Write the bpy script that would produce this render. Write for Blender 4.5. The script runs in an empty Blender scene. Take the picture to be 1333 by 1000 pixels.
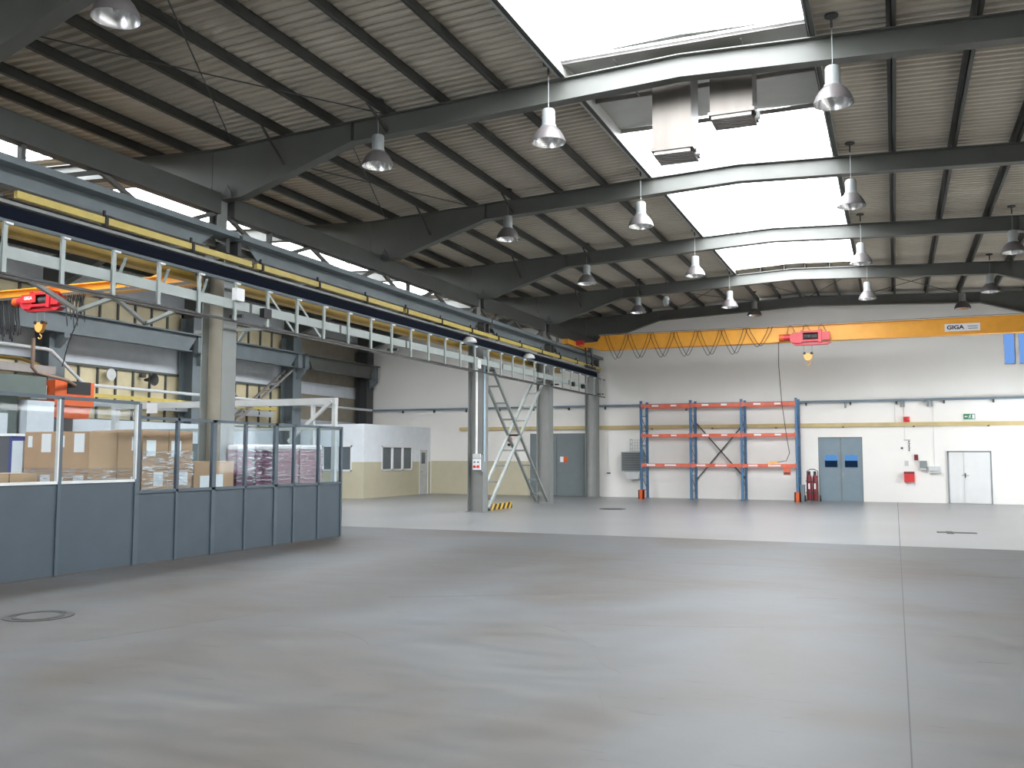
import bpy, bmesh, math, random
from mathutils import Vector, Matrix
random.seed(7)
PI = math.pi
S = bpy.context.scene
col = S.collection

# ---------------------------------------------------------------- camera
EYE = 1.75
F_PX = 1200.0
YAW, PIT, ROLL = 0.39307, 0.078783, 0.0017823
cd = bpy.data.cameras.new('camera'); cam = bpy.data.objects.new('camera', cd); col.objects.link(cam)
Fv = Vector((-math.sin(YAW)*math.cos(PIT), math.cos(YAW)*math.cos(PIT), math.sin(PIT)))
R0 = Vector((math.cos(YAW), math.sin(YAW), 0)); U0 = R0.cross(Fv)
Rv = R0*math.cos(ROLL)+U0*math.sin(ROLL); Uv = -R0*math.sin(ROLL)+U0*math.cos(ROLL)
cam.matrix_world = Matrix(((Rv.x, Uv.x, -Fv.x, 0), (Rv.y, Uv.y, -Fv.y, 0), (Rv.z, Uv.z, -Fv.z, EYE), (0, 0, 0, 1)))
cd.sensor_fit = 'HORIZONTAL'; cd.sensor_width = 36; cd.lens = 36*F_PX/1333
cd.clip_end = 300; cd.clip_start = 0.05
S.camera = cam

# ---------------------------------------------------------------- view, world
S.view_settings.view_transform = 'Standard'; S.view_settings.look = 'None'
S.view_settings.gamma = 1; S.view_settings.use_curve_mapping = False
S.view_settings.exposure = 0.55
w = bpy.data.worlds.new('sky'); S.world = w; w.use_nodes = True
bg = w.node_tree.nodes['Background']
bg.inputs[0].default_value = (0.97, 0.985, 1.0, 1); bg.inputs[1].default_value = 16.0
S.cycles.max_bounces = 8; S.cycles.diffuse_bounces = 5; S.cycles.glossy_bounces = 3
S.cycles.transparent_max_bounces = 16; S.cycles.transmission_bounces = 6
S.cycles.sample_clamp_indirect = 6.0
S.cycles.caustics_reflective = False; S.cycles.caustics_refractive = False

def portal(name, loc, sx, sy, d):
    l = bpy.data.lights.new(name, 'AREA'); l.shape = 'RECTANGLE'; l.size = sx; l.size_y = sy
    l.cycles.is_portal = True
    o = bpy.data.objects.new(name, l); col.objects.link(o); o.location = loc
    o.rotation_euler = Vector(d).to_track_quat('-Z', 'Y').to_euler()
    return o
YB = -10.0      # rear end of the hall, behind the camera
YW = 39.3       # far wall
FY = [-9.9, -3.8, 2.3, 8.4, 14.5, 20.6, 26.8, 32.9, 38.85]   # portal frames
XL, XC, XR = -24.4, -12.3, 6.2
RM, RA = -3.05, -18.35      # ridges
OP0, OP1 = 14.37, 18.1      # sheet metal stretch of the roof light round frame F1
YR = 2.3       # unseen roof light bays behind this are closed to darken the near floor
SEG = [(YR, OP0), (OP1, 32.8)]
for a, b in SEG:
    portal('skylight_portal', (RM, (a+b)/2, 8.44), 4.0, b-a, (0, 0, -1))
portal('skylight_portal', (-17.1, (YB+32.8)/2, 8.4), 2.4, 32.8-YB, (0, 0, -1))

# ---------------------------------------------------------------- materials
def mat(name, c, rough=.6, metal=0., var=.08, scale=3., bump=0., spec=.5, detail=4, stretch=None, trans=0.):
    m = bpy.data.materials.new(name); m.use_nodes = True
    nt = m.node_tree; b = nt.nodes['Principled BSDF']
    b.inputs['Roughness'].default_value = rough; b.inputs['Metallic'].default_value = metal
    b.inputs['Specular IOR Level'].default_value = spec
    tc = nt.nodes.new('ShaderNodeTexCoord'); mp = nt.nodes.new('ShaderNodeMapping')
    if stretch: mp.inputs['Scale'].default_value = stretch
    nz = nt.nodes.new('ShaderNodeTexNoise'); nz.inputs['Scale'].default_value = scale; nz.inputs['Detail'].default_value = detail
    nt.links.new(tc.outputs['Object'], mp.inputs[0]); nt.links.new(mp.outputs[0], nz.inputs['Vector'])
    rp = nt.nodes.new('ShaderNodeValToRGB')
    rp.color_ramp.elements[0].position = .3; rp.color_ramp.elements[1].position = .7
    rp.color_ramp.elements[0].color = (*[max(0, x*(1-var)) for x in c], 1)
    rp.color_ramp.elements[1].color = (*[min(1, x*(1+var)) for x in c], 1)
    nt.links.new(nz.outputs['Fac'], rp.inputs[0]); nt.links.new(rp.outputs[0], b.inputs['Base Color'])
    if bump:
        bp = nt.nodes.new('ShaderNodeBump'); bp.inputs['Strength'].default_value = bump; bp.inputs['Distance'].default_value = .02
        nt.links.new(nz.outputs['Fac'], bp.inputs['Height']); nt.links.new(bp.outputs[0], b.inputs['Normal'])
    return m
def s2l(r, g, b):
    f = lambda v: ((v/255+.055)/1.055)**2.4 if v > 10 else v/255/12.92
    return (f(r), f(g), f(b))
def glazing(name, tint, diff=.15, gloss=.0, rough=.05):
    m = bpy.data.materials.new(name); m.use_nodes = True; nt = m.node_tree
    nt.nodes.remove(nt.nodes['Principled BSDF']); out = nt.nodes['Material Output']
    t = nt.nodes.new('ShaderNodeBsdfTransparent'); t.inputs[0].default_value = (*tint, 1)
    last = t
    if diff:
        d = nt.nodes.new('ShaderNodeBsdfTranslucent'); d.inputs[0].default_value = (*tint, 1)
        mx = nt.nodes.new('ShaderNodeMixShader'); mx.inputs[0].default_value = diff
        nt.links.new(last.outputs[0], mx.inputs[1]); nt.links.new(d.outputs[0], mx.inputs[2]); last = mx
    if gloss:
        g = nt.nodes.new('ShaderNodeBsdfGlossy'); g.inputs['Roughness'].default_value = rough
        mx = nt.nodes.new('ShaderNodeMixShader'); mx.inputs[0].default_value = gloss
        nt.links.new(last.outputs[0], mx.inputs[1]); nt.links.new(g.outputs[0], mx.inputs[2]); last = mx
    nt.links.new(last.outputs[0], out.inputs[0])
    return m

M = {}
M['frame'] = mat('grey_green_steel_paint', (.088, .09, .08), .55, var=.12, scale=1.2)
M['tube'] = mat('dark_girder_paint', (.055, .058, .052), .55)
M['purlin'] = mat('purlin_paint', (.042, .043, .038), .6, var=.15)
M['sheet'] = mat('roof_sheet', (.44, .40, .33), .6, var=.1, scale=.6)
M['sheetflat'] = mat('flat_roof_panel', (.42, .42, .39), .5, var=.06)
M['curb'] = mat('curb_metal', (.32, .33, .33), .5)
M['steel'] = mat('blue_grey_steel', (.13, .155, .165), .5, var=.1, scale=2)
M['column'] = mat('column_paint', (.20, .21, .20), .5, var=.08, scale=1.5)
M['webpaint'] = mat('column_web_paint', (.36, .33, .265), .5, var=.06)
M['webgrey'] = mat('column_web_grey', (.27, .27, .255), .5, var=.06)
M['lattice'] = mat('lattice_paint', (.26, .28, .26), .5)
M['darksteel'] = mat('dark_steel', (.055, .055, .055), .6)
M['black'] = mat('black_rubber', (.012, .012, .013), .6)
M['tray'] = mat('pale_tray_metal', (.31, .345, .325), .45, var=.06)
M['railyellow'] = mat('conductor_yellow', (.50, .39, .10), .5, var=.1)
M['trackyellow'] = mat('track_yellow', (.42, .27, .05), .5, var=.1)
M['craneyellow'] = mat('crane_yellow', (.78, .36, .035), .45, var=.06)
M['red'] = mat('hoist_red', (.50, .025, .035), .4)
M['orange'] = mat('signal_orange', (.60, .10, .02), .5)
M['hook'] = mat('hook_yellow', (.70, .35, .09), .5)
M['wallwhite'] = mat('white_wall_paint', (.84, .81, .76), .75, var=.03, scale=.5, bump=.03)
M['wallupper'] = mat('upper_wall_panel', (.80, .78, .735), .7, var=.03, scale=.4)
M['beige'] = mat('beige_dado_paint', (.52, .475, .34), .7, var=.03)
M['officewhite'] = mat('office_white', (.74, .77, .80), .7, var=.03)
M['cream'] = mat('cream_panel', (.60, .52, .33), .5, var=.12, scale=1.2)
M['brownwall'] = mat('brown_grey_panel', (.24, .21, .16), .7, var=.1)
M['wallpale'] = mat('pale_blue_wall', (.55, .58, .61), .6, var=.05)
M['mullion'] = mat('mullion', (.09, .10, .09), .6)
M['doorgrey'] = mat('door_grey', (.155, .18, .185), .5, var=.04)
M['doorblue'] = mat('door_blue_grey', (.18, .235, .27), .45, var=.04)
M['doorwhite'] = mat('door_white', (.72, .71, .69), .5, var=.02)
M['rackblue'] = mat('rack_blue', (.06, .15, .28), .45)
M['rackorange'] = mat('rack_orange', (.62, .13, .07), .5, var=.15)
M['label'] = mat('white_label', (.75, .75, .75), .7, var=.02)
M['part'] = mat('partition_blue_grey', (.050, .067, .083), .45, var=.07, scale=2.5)
M['partframe'] = mat('partition_frame', (.06, .08, .098), .4, var=.05)
M['carton'] = mat('cardboard', (.40, .25, .145), .8, var=.08, scale=4)
M['tape'] = mat('parcel_tape', (.40, .26, .15), .35)
M['wood'] = mat('pallet_wood', (.42, .30, .17), .8, var=.15, scale=8)
M['magenta'] = mat('magenta_cloth', (.15, .045, .085), .6, var=.4, scale=6)
M['pink'] = mat('pale_pink_bundle', (.42, .25, .28), .6, var=.1, scale=5)
M['foil'] = mat('silvery_film', (.80, .78, .78), .2, var=.05, scale=10, bump=.6)
M['alu'] = mat('spun_aluminium', (.75, .75, .75), .22, metal=.9, var=.03)
M['aludull'] = mat('reflector_outside', (.12, .108, .108), .45, metal=.3, var=.04)
M['housing'] = mat('lamp_housing', (.26, .275, .27), .4)
M['duct'] = mat('galvanised_duct', (.115, .10, .086), .38, metal=.45, var=.08, scale=1.5, stretch=(4, 4, .6))
M['darkmetal'] = mat('louvre_grey', (.28, .26, .245), .45, metal=.3)
M['tan'] = mat('tan_rail', (.52, .40, .18), .55)
M['railblue'] = mat('blue_grey_tray', (.14, .19, .235), .5)
M['greybox'] = mat('grey_box', (.22, .24, .24), .5)
M['lightbox'] = mat('pale_box', (.55, .56, .55), .5)
M['redbox'] = mat('red_box', (.62, .03, .03), .4)
M['green'] = mat('sign_green', (.03, .20, .08), .5)
M['white'] = mat('plain_white', (.8, .8, .8), .5, var=.01)
M['darkred'] = mat('gas_bottle_red', (.17, .012, .018), .4)
M['brass'] = mat('brown_pipe', (.20, .13, .09), .5)
M['silverpipe'] = mat('pale_pipe', (.50, .52, .52), .35)
M['iron'] = mat('cast_iron', (.022, .021, .02), .6, bump=.3, scale=20)
M['greengrey'] = mat('green_grey_cladding', (.11, .14, .125), .6)
M['bluecrate'] = mat('blue_crate', (.03, .045, .20), .5)
M['darkcrate'] = mat('dark_crate', (.07, .07, .08), .6)
M['winblue'] = glazing('daylight_blue_glass', (.088, .125, .185), 0)  # the blue of the daylight outside is put into the glass colour
M['winblue2'] = glazing('door_glass', (.07, .112, .165), 0)  # same for the door panes: tint stands in for blue outdoor light
M['poly'] = glazing('skylight_polycarbonate', (.86, .89, .92), .3)
M['pane'] = glazing('partition_glass', (.93, .96, .97), 0, gloss=.012, rough=.03)
M['wrap'] = None
M['darkglass'] = mat('dark_window_glass', (.10, .12, .13), .1, var=.05)
M['jar'] = glazing('jar_glass', (.75, .78, .78), .5, gloss=.15)

def floor_mat(name, c1, c2, rough, spec=.5, k=1.):
    m = bpy.data.materials.new(name); m.use_nodes = True; nt = m.node_tree; b = nt.nodes['Principled BSDF']
    b.inputs['Specular IOR Level'].default_value = spec
    L = nt.links.new
    tc = nt.nodes.new('ShaderNodeTexCoord')
    def noise(sc, det, st=(1, 1, 1), rot=0, dis=0.):
        mp = nt.nodes.new('ShaderNodeMapping'); mp.inputs['Scale'].default_value = st; mp.inputs['Rotation'].default_value = (0, 0, rot)
        n = nt.nodes.new('ShaderNodeTexNoise'); n.inputs['Scale'].default_value = sc; n.inputs['Detail'].default_value = det
        n.inputs['Distortion'].default_value = dis
        L(tc.outputs['Object'], mp.inputs[0]); L(mp.outputs[0], n.inputs['Vector']); return n
    n1 = noise(.35, 6 if k > .1 else 1.5, dis=.6 if k > .1 else 0.); n2 = noise(1.6, 8, (1, 2.6, 1), .25); n3 = noise(2.2, 3, (1, 7, 1), -.5, 1.5)
    r1 = nt.nodes.new('ShaderNodeValToRGB'); r1.color_ramp.elements[0].position = .32; r1.color_ramp.elements[1].position = .68
    r1.color_ramp.elements[0].color = (*c1, 1); r1.color_ramp.elements[1].color = (*c2, 1)
    L(n1.outputs['Fac'], r1.inputs[0])
    r2 = nt.nodes.new('ShaderNodeValToRGB'); r2.color_ramp.elements[0].position = .3; r2.color_ramp.elements[1].position = .7
    r2.color_ramp.elements[0].color = (1-.14*k, 1-.13*k, 1-.12*k, 1); r2.color_ramp.elements[1].color = (1+.06*k, 1+.05*k, 1+.04*k, 1)
    L(n2.outputs['Fac'], r2.inputs[0])
    mx = nt.nodes.new('ShaderNodeMix'); mx.data_type = 'RGBA'; mx.blend_type = 'MULTIPLY'; mx.inputs[0].default_value = 1
    L(r1.outputs[0], mx.inputs[6]); L(r2.outputs[0], mx.inputs[7])
    r3 = nt.nodes.new('ShaderNodeValToRGB'); r3.color_ramp.elements[0].position = .66; r3.color_ramp.elements[1].position = .74
    r3.color_ramp.elements[0].color = (1, 1, 1, 1); r3.color_ramp.elements[1].color = (1-.2*k, 1-.2*k, 1-.19*k, 1)
    L(n3.outputs['Fac'], r3.inputs[0])
    m2 = nt.nodes.new('ShaderNodeMix'); m2.data_type = 'RGBA'; m2.blend_type = 'MULTIPLY'; m2.inputs[0].default_value = 1
    L(mx.outputs[2], m2.inputs[6]); L(r3.outputs[0], m2.inputs[7])
    L(m2.outputs[2], b.inputs['Base Color'])
    rr = nt.nodes.new('ShaderNodeMapRange'); rr.inputs[3].default_value = rough-.07*k; rr.inputs[4].default_value = rough+.1*k
    L(n2.outputs['Fac'], rr.inputs[0]); L(rr.outputs[0], b.inputs['Roughness'])
    return m
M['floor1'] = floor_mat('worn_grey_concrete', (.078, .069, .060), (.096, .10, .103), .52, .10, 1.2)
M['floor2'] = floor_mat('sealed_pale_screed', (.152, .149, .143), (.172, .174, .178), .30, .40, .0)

def wrap_mat():
    m = bpy.data.materials.new('stretch_wrap'); m.use_nodes = True; nt = m.node_tree; L = nt.links.new
    nt.nodes.remove(nt.nodes['Principled BSDF']); out = nt.nodes['Material Output']
    t = nt.nodes.new('ShaderNodeBsdfTransparent'); t.inputs[0].default_value = (.92, .92, .93, 1)
    g = nt.nodes.new('ShaderNodeBsdfGlossy'); g.inputs['Roughness'].default_value = .25
    d = nt.nodes.new('ShaderNodeBsdfDiffuse'); d.inputs[0].default_value = (.75, .75, .78, 1)
    tc = nt.nodes.new('ShaderNodeTexCoord'); mp = nt.nodes.new('ShaderNodeMapping'); mp.inputs['Scale'].default_value = (1.2, 1.2, 9)
    n = nt.nodes.new('ShaderNodeTexNoise'); n.inputs['Scale'].default_value = 3; n.inputs['Detail'].default_value = 6; n.inputs['Distortion'].default_value = 1.2
    L(tc.outputs['Object'], mp.inputs[0]); L(mp.outputs[0], n.inputs['Vector'])
    r = nt.nodes.new('ShaderNodeValToRGB'); r.color_ramp.elements[0].position = .50; r.color_ramp.elements[1].position = .64
    r.color_ramp.elements[0].color = (.03, .03, .03, 1); r.color_ramp.elements[1].color = (.7, .7, .7, 1)
    L(n.outputs['Fac'], r.inputs[0])
    a = nt.nodes.new('ShaderNodeMixShader'); a.inputs[0].default_value = .5; L(g.outputs[0], a.inputs[1]); L(d.outputs[0], a.inputs[2])
    x = nt.nodes.new('ShaderNodeMixShader'); L(r.outputs[0], x.inputs[0]); L(t.outputs[0], x.inputs[1]); L(a.outputs[0], x.inputs[2])
    L(x.outputs[0], out.inputs[0]); return m
M['wrap'] = wrap_mat()
def hazard_mat():
    m = bpy.data.materials.new('hazard_stripes'); m.use_nodes = True; nt = m.node_tree; L = nt.links.new; b = nt.nodes['Principled BSDF']
    tc = nt.nodes.new('ShaderNodeTexCoord'); mp = nt.nodes.new('ShaderNodeMapping'); mp.inputs['Rotation'].default_value = (.75, 0, 0)
    wv = nt.nodes.new('ShaderNodeTexWave'); wv.bands_direction = 'Y'; wv.inputs['Scale'].default_value = 1.15
    L(tc.outputs['Object'], mp.inputs[0]); L(mp.outputs[0], wv.inputs[0])
    r = nt.nodes.new('ShaderNodeValToRGB'); r.color_ramp.interpolation = 'CONSTANT'; r.color_ramp.elements[1].position = .5
    r.color_ramp.elements[0].color = (.02, .02, .02, 1); r.color_ramp.elements[1].color = (.62, .40, .06, 1)
    L(wv.outputs['Fac'], r.inputs[0]); L(r.outputs[0], b.inputs['Base Color']); return m
M['hazard'] = hazard_mat()

# ---------------------------------------------------------------- mesh helpers
class MB:
    def __init__(s): s.v = []; s.f = []
    def box(s, x0, x1, y0, y1, z0, z1):
        n = len(s.v)
        s.v += [(x, y, z) for x in (x0, x1) for y in (y0, y1) for z in (z0, z1)]
        s.f += [tuple(n+i for i in q) for q in ((0, 1, 3, 2), (4, 6, 7, 5), (0, 4, 5, 1), (2, 3, 7, 6), (0, 2, 6, 4), (1, 5, 7, 3))]
        return s
    def bar(s, p, q, w, h, up=(0, 0, 1)):
        p, q = Vector(p), Vector(q); d = (q-p).normalized(); u = Vector(up)
        if abs(d.dot(u)) > .99: u = Vector((1, 0, 0))
        a = d.cross(u).normalized()*w/2; b = a.cross(d).normalized()*h/2
        n = len(s.v)
        for e in (p, q):
            s.v += [tuple(e-a-b), tuple(e+a-b), tuple(e+a+b), tuple(e-a+b)]
        s.f += [(n, n+1, n+2, n+3), (n+4, n+7, n+6, n+5)]+[(n+i, n+4+i, n+4+(i+1) % 4, n+(i+1) % 4) for i in range(4)]
        return s
    def tube(s, pts, r, k=8, closed=False):
        pts = [Vector(p) for p in pts]; n = len(s.v); m = len(pts); prev = None
        for i, p in enumerate(pts):
            d = (pts[min(i+1, m-1)]-pts[max(i-1, 0)]).normalized()
            if prev is None:
                u = Vector((0, 0, 1)) if abs(d.z) < .9 else Vector((1, 0, 0)); a = d.cross(u).normalized()
            else:
                a = (prev-d*prev.dot(d)).normalized()
            prev = a; b = d.cross(a)
            for j in range(k):
                t = 2*PI*j/k; s.v.append(tuple(p+a*r*math.cos(t)+b*r*math.sin(t)))
        for i in range(m-1):
            for j in range(k):
                s.f.append((n+i*k+j, n+i*k+(j+1) % k, n+(i+1)*k+(j+1) % k, n+(i+1)*k+j))
        s.f += [tuple(n+j for j in range(k))[::-1], tuple(n+(m-1)*k+j for j in range(k))]
        return s
    def prism(s, poly, axis, a, b):
        n = len(s.v); k = len(poly)
        for t in (a, b):
            for (u, v) in poly:
                s.v.append((t, u, v) if axis == 'x' else (u, t, v) if axis == 'y' else (u, v, t))
        s.f += [tuple(range(n, n+k))[::-1], tuple(range(n+k, n+2*k))]
        s.f += [(n+i, n+(i+1) % k, n+k+(i+1) % k, n+k+i) for i in range(k)]
        return s
    def lathe(s, prof, c, k=24, axis='z'):
        n = len(s.v); m = len(prof)
        for (r, z) in prof:
            for j in range(k):
                t = 2*PI*j/k; a, b = r*math.cos(t), r*math.sin(t)
                s.v.append((c[0]+a, c[1]+b, c[2]+z) if axis == 'z' else (c[0]+z, c[1]+a, c[2]+b) if axis == 'x' else (c[0]+a, c[1]+z, c[2]+b))
        for i in range(m-1):
            for j in range(k):
                s.f.append((n+i*k+j, n+i*k+(j+1) % k, n+(i+1)*k+(j+1) % k, n+(i+1)*k+j))
        return s
    def build(s, name, m, parent=None, smooth=False, bevel=0.):
        off = Vector(parent['_o']) if parent is not None and '_o' in parent else Vector((0, 0, 0))
        me = bpy.data.meshes.new(name); me.from_pydata([tuple(Vector(p)-off) for p in s.v], [], s.f)
        bm = bmesh.new(); bm.from_mesh(me); bmesh.ops.recalc_face_normals(bm, faces=bm.faces)
        if bevel:
            bmesh.ops.bevel(bm, geom=list(bm.edges), offset=bevel, segments=2, affect='EDGES', profile=.5)
        bm.to_mesh(me); bm.free()
        me.materials.append(m if not isinstance(m, str) else M[m])
        if smooth:
            me.polygons.foreach_set('use_smooth', [True]*len(me.polygons))
            try: me.set_sharp_from_angle(angle=.7)
            except Exception: pass
        o = bpy.data.objects.new(name, me); col.objects.link(o)
        if parent is not None: o.parent = parent; o['_o'] = parent['_o'] if '_o' in parent else (0, 0, 0)
        return o
def thing(name, label, cat, loc=(0, 0, 0), group=None):
    o = bpy.data.objects.new(name, None); col.objects.link(o); o.location = loc; o.empty_display_size = .1
    o['label'] = label; o['category'] = cat; o['_o'] = tuple(loc)
    if group: o['group'] = group
    return o
def tag(o, label, cat, group=None, kind=None):
    o['label'] = label; o['category'] = cat
    if group: o['group'] = group
    if kind: o['kind'] = kind
    return o
def struct(name, mb, m, parent=None, smooth=False):
    o = mb.build(name, m, parent, smooth)
    if parent is None: o['kind'] = 'structure'
    return o
def sroot(name, loc=(0, 0, 0)):
    o = bpy.data.objects.new(name, None); col.objects.link(o); o.location = loc; o['kind'] = 'structure'; o['_o'] = tuple(loc)
    return o
def copy_tree(o, parent=None, loc=None):
    c = o.copy(); col.objects.link(c)
    if parent is not None: c.parent = parent
    if loc is not None: c.location = loc
    for ch in list(o.children): copy_tree(ch, c)
    return c
def text(name, body, size, m, parent, loc, rot, extrude=.002, bold=0.):
    cu = bpy.data.curves.new(name, 'FONT'); cu.body = body; cu.size = size; cu.extrude = extrude; cu.offset = bold
    cu.align_x = 'CENTER'; cu.align_y = 'CENTER'
    t = bpy.data.objects.new(name, cu); col.objects.link(t)
    dg = bpy.context.evaluated_depsgraph_get(); me = bpy.data.meshes.new_from_object(t.evaluated_get(dg))
    bpy.data.objects.remove(t); bpy.data.curves.remove(cu)
    me.materials.clear(); me.materials.append(M[m])
    o = bpy.data.objects.new(name, me); col.objects.link(o); o.parent = parent
    off = Vector(parent['_o']) if '_o' in parent else Vector((0, 0, 0))
    o.location = Vector(loc)-off; o.rotation_euler = rot
    return o

# ---------------------------------------------------------------- shell
YF = 20.0
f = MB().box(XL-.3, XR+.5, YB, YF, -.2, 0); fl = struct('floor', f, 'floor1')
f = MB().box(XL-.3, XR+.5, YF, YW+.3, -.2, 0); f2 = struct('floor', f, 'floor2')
j = MB().box(.033, .043, YB, YF-.01, 0, .0015)
j.box(-8.0, XR-.2, 15.4, 15.406, 0, .0008)
j.box(.03, .042, YF+.01, YW-.05, 0, .0012)
jt = struct('trim_1', j, mat('joint_filler', (.035, .035, .034), .8))
# far wall pieces (openings: two high windows and the panes of the double door)
WT = .3
DX0, DX1, DZ = -2.84, -1.23, 2.53
w1 = MB()
wx = [(3.92, 4.32), (4.42, 4.82), (4.92, 5.32), (5.42, 5.82)]
def wallrect(mb, x0, x1, z0, z1): mb.box(x0, x1, YW, YW+WT, z0, z1)
ZU = 4.0
wallrect(w1, XL, DX0, 0, ZU); wallrect(w1, DX0, DX1, DZ, ZU); wallrect(w1, DX1, XR+.3, 0, ZU)
struct('wall_back', w1, 'wallwhite')
w2 = MB(); xs = XL
wallrect(w2, XL, wx[0][0], ZU, 9); wallrect(w2, wx[0][0], XR+.3, 6.48, 9); wallrect(w2, wx[0][0], XR+.3, ZU, 5.27)
for i in range(4): wallrect(w2, wx[i][1], wx[i+1][0] if i < 3 else XR+.3, 5.27, 6.48)
struct('wall_back', w2, 'wallupper')
for i, (a, b) in enumerate(wx):
    r = sroot('window_%d' % (i+1), (a, YW, 5.27))
    m_ = MB().box(a, b, YW+.06, YW+.10, 5.27, 5.31).box(a, b, YW+.06, YW+.10, 6.44, 6.48).box(a, a+.03, YW+.06, YW+.1, 5.31, 6.44).box(b-.03, b, YW+.06, YW+.1, 5.31, 6.44)
    m_.build('window_frame', 'lightbox', r)
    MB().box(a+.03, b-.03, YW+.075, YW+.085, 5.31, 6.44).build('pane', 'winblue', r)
# beige dado on the far wall's left half
d = MB().box(-20.45, -15.42, YW-.012, YW, 0, 1.55); struct('trim_2', d, 'beige')
# left wall with cream panel bands
wl = MB()
for (z0, z1) in ((0, 2.95), (4.72, 5.75), (7.05, 9)): wl.box(XL-.3, XL, YB, 32.9, z0, z1)
wl.box(XL-.3, XL, 32.9, YW, 0, 9)
struct('wall_left', wl, 'wallpale')
wb = MB().box(XL, XL+.03, 33.2, YW-.02, 3.4, 4.55).box(XL, XL+.03, 33.2, YW-.02, 5.1, 7.3); struct('trim_3', wb, 'brownwall')
n = 5
for (z0, z1) in ((2.95, 4.72), (5.75, 7.05)):
    for k in range(len(FY)-2):
        a, b = FY[k], FY[k+1]
        r = sroot('window_%d' % n, (XL, a, z0)); n += 1
        MB().box(XL-.1, XL-.06, a, b, z0, z1).build('panel', 'cream', r)
        g = MB(); q = int(round((b-a)/.76))
        for i in range(q+1):
            y = a+(b-a)*i/q; g.box(XL-.06, XL+.02, y-.025, y+.025, z0, z1)
        g.box(XL-.06, XL+.03, a, b, z0-.04, z0+.04).box(XL-.06, XL+.03, a, b, z1-.04, z1+.04)
        g.build('mullion', 'mullion', r)
# right wall with a band of windows (out of frame, it lights the hall)
wr = MB().box(XR+.3, XR+.6, YB, YW+.3, 0, 1.0).box(XR+.3, XR+.6, YB, YW+.3, 3.6, 9)
BR = [(34.6, 37.4)]
ys = YB
for a, b in BR+[(YW+.3, YW+.3)]:
    wr.box(XR+.3, XR+.6, ys, a, 1.0, 3.4); ys = b
struct('wall_right', wr, 'wallwhite')
for a, b in BR:
    r = sroot('window_%d' % n, (XR+.3, a, 1)); n += 1
    g = MB()
    for i in range(5):
        y = a+(b-a)*i/4; g.box(XR+.42, XR+.48, max(a, y-.03), min(b, y+.03), 1.0, 3.6)
    g.build('window_frame', 'lightbox', r); MB().box(XR+.44, XR+.45, a, b, 1, 3.6).build('pane', 'poly', r)
    portal('window_portal', (XR+.28, (a+b)/2, 2.3), b-a, 2.6, (-1, 0, 0)).rotation_euler = (PI/2, 0, PI/2)
# rear wall with two big gates standing in daylight
wn = MB().box(XL-.3, -9.5, YB-.3, YB, 0, 9).box(-4.5, XR+.6, YB-.3, YB, 0, 9).box(-9.5, -4.5, YB-.3, YB, 4.4, 9)
struct('wall_front', wn, 'wallwhite')
for a, b in ((-9.5, -4.5),):
    r = sroot('window_%d' % n, (a, YB, 0)); n += 1
    MB().box(a, b, YB-.15, YB-.13, 0, 4.4).build('pane', 'poly', r)
    g = MB()
    for i in range(6): x = a+(b-a)*i/5; g.box(x-.03 if i else x, x+.03 if i < 5 else x, YB-.18, YB-.12, 0, 4.4)
    g.box(a, b, YB-.18, YB-.12, 1.4, 1.48).box(a, b, YB-.18, YB-.12, 2.9, 2.98)
    g.build('window_frame', 'greybox', r)
    portal('gate_portal', ((a+b)/2, YB+.02, 2.2), 5, 4.4, (0, 1, 0))

# ---------------------------------------------------------------- roof
SL = .042
def ftop(x):     # top of the frames
    return 8.27-SL*abs(x-RM) if x > XC else 7.88+.045*(6.05-abs(x-RA))
def corr(mb, x0, x1, y0, y1, pitch=.2, dep=.045):
    # trapezoid sheet: ribs run across the hall
    pts = []; y = y0
    while y < y1-.01:
        for (t, z) in ((0, 0), (.35, 0), (.5, dep), (.85, dep)):
            if y+t*pitch < y1: pts.append((y+t*pitch, z))
        y += pitch
    pts.append((y1, 0))
    n = len(mb.v)
    for (yy, z) in pts:
        for x in (x0, x1): mb.v.append((x, yy, ftop(x)+.205+z))
    for i in range(len(pts)-1):
        mb.f.append((n+2*i, n+2*i+1, n+2*i+3, n+2*i+2))
c = MB(); e = .001
corr(c, XC+e, -5.1, YB, YW); corr(c, -1.0, XR+.5, YB, YW); corr(c, -5.1, RM, YB, YR); corr(c, RM, -1.0, YB, YR); corr(c, -5.1, RM, 32.95, YW); corr(c, RM, -1.0, 32.95, YW)
struct('ceiling', c, 'sheet')
c = MB(); corr(c, XL-.2, RA, YB, YW); corr(c, -15.9, XC-e, YB, YW); corr(c, RA, -15.9, 32.95, YW); corr(c, RA, -15.9, 14.5, 16.9)
struct('ceiling', c, 'sheet')
# roof lights
def rooflight(x0, x1, y0, y1, zt, dp=.26):
    global n
    r = sroot('window_%d' % n, ((x0+x1)/2, y0, zt)); n += 1
    g = MB()
    for x in (x0, x1): g.box(x-.04, x+.04, y0+.001, y1-.001, zt-dp, zt+.06)
    for y in (y0+.02, y1-.02): g.box(x0+.05, x1-.05, y-.015, y+.015, zt-.0, zt+.045)
    g.build('window_frame', 'curb', r)
    m_ = MB(); k = len(m_.v); xm = (x0+x1)/2
    m_.v += [(x0, y0, zt+.05), (xm, y0, zt+.13), (x1, y0, zt+.05), (x0, y1, zt+.05), (xm, y1, zt+.13), (x1, y1, zt+.05)]
    m_.f += [(0, 1, 4, 3), (1, 2, 5, 4)]
    m_.build('pane', 'poly', r)
for (a, b) in ((2.3, 8.4), (8.4, OP0), (OP1, 20.6), (20.6, 26.8), (26.8, 32.9)):
    rooflight(-5.1, -1.0, a, b, 8.45)
AO = ((YB, -3.8), (-3.8, 2.3), (2.3, 8.4), (8.4, 14.5), (16.9, 20.6), (20.6, 26.8), (26.8, 32.9))
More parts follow.
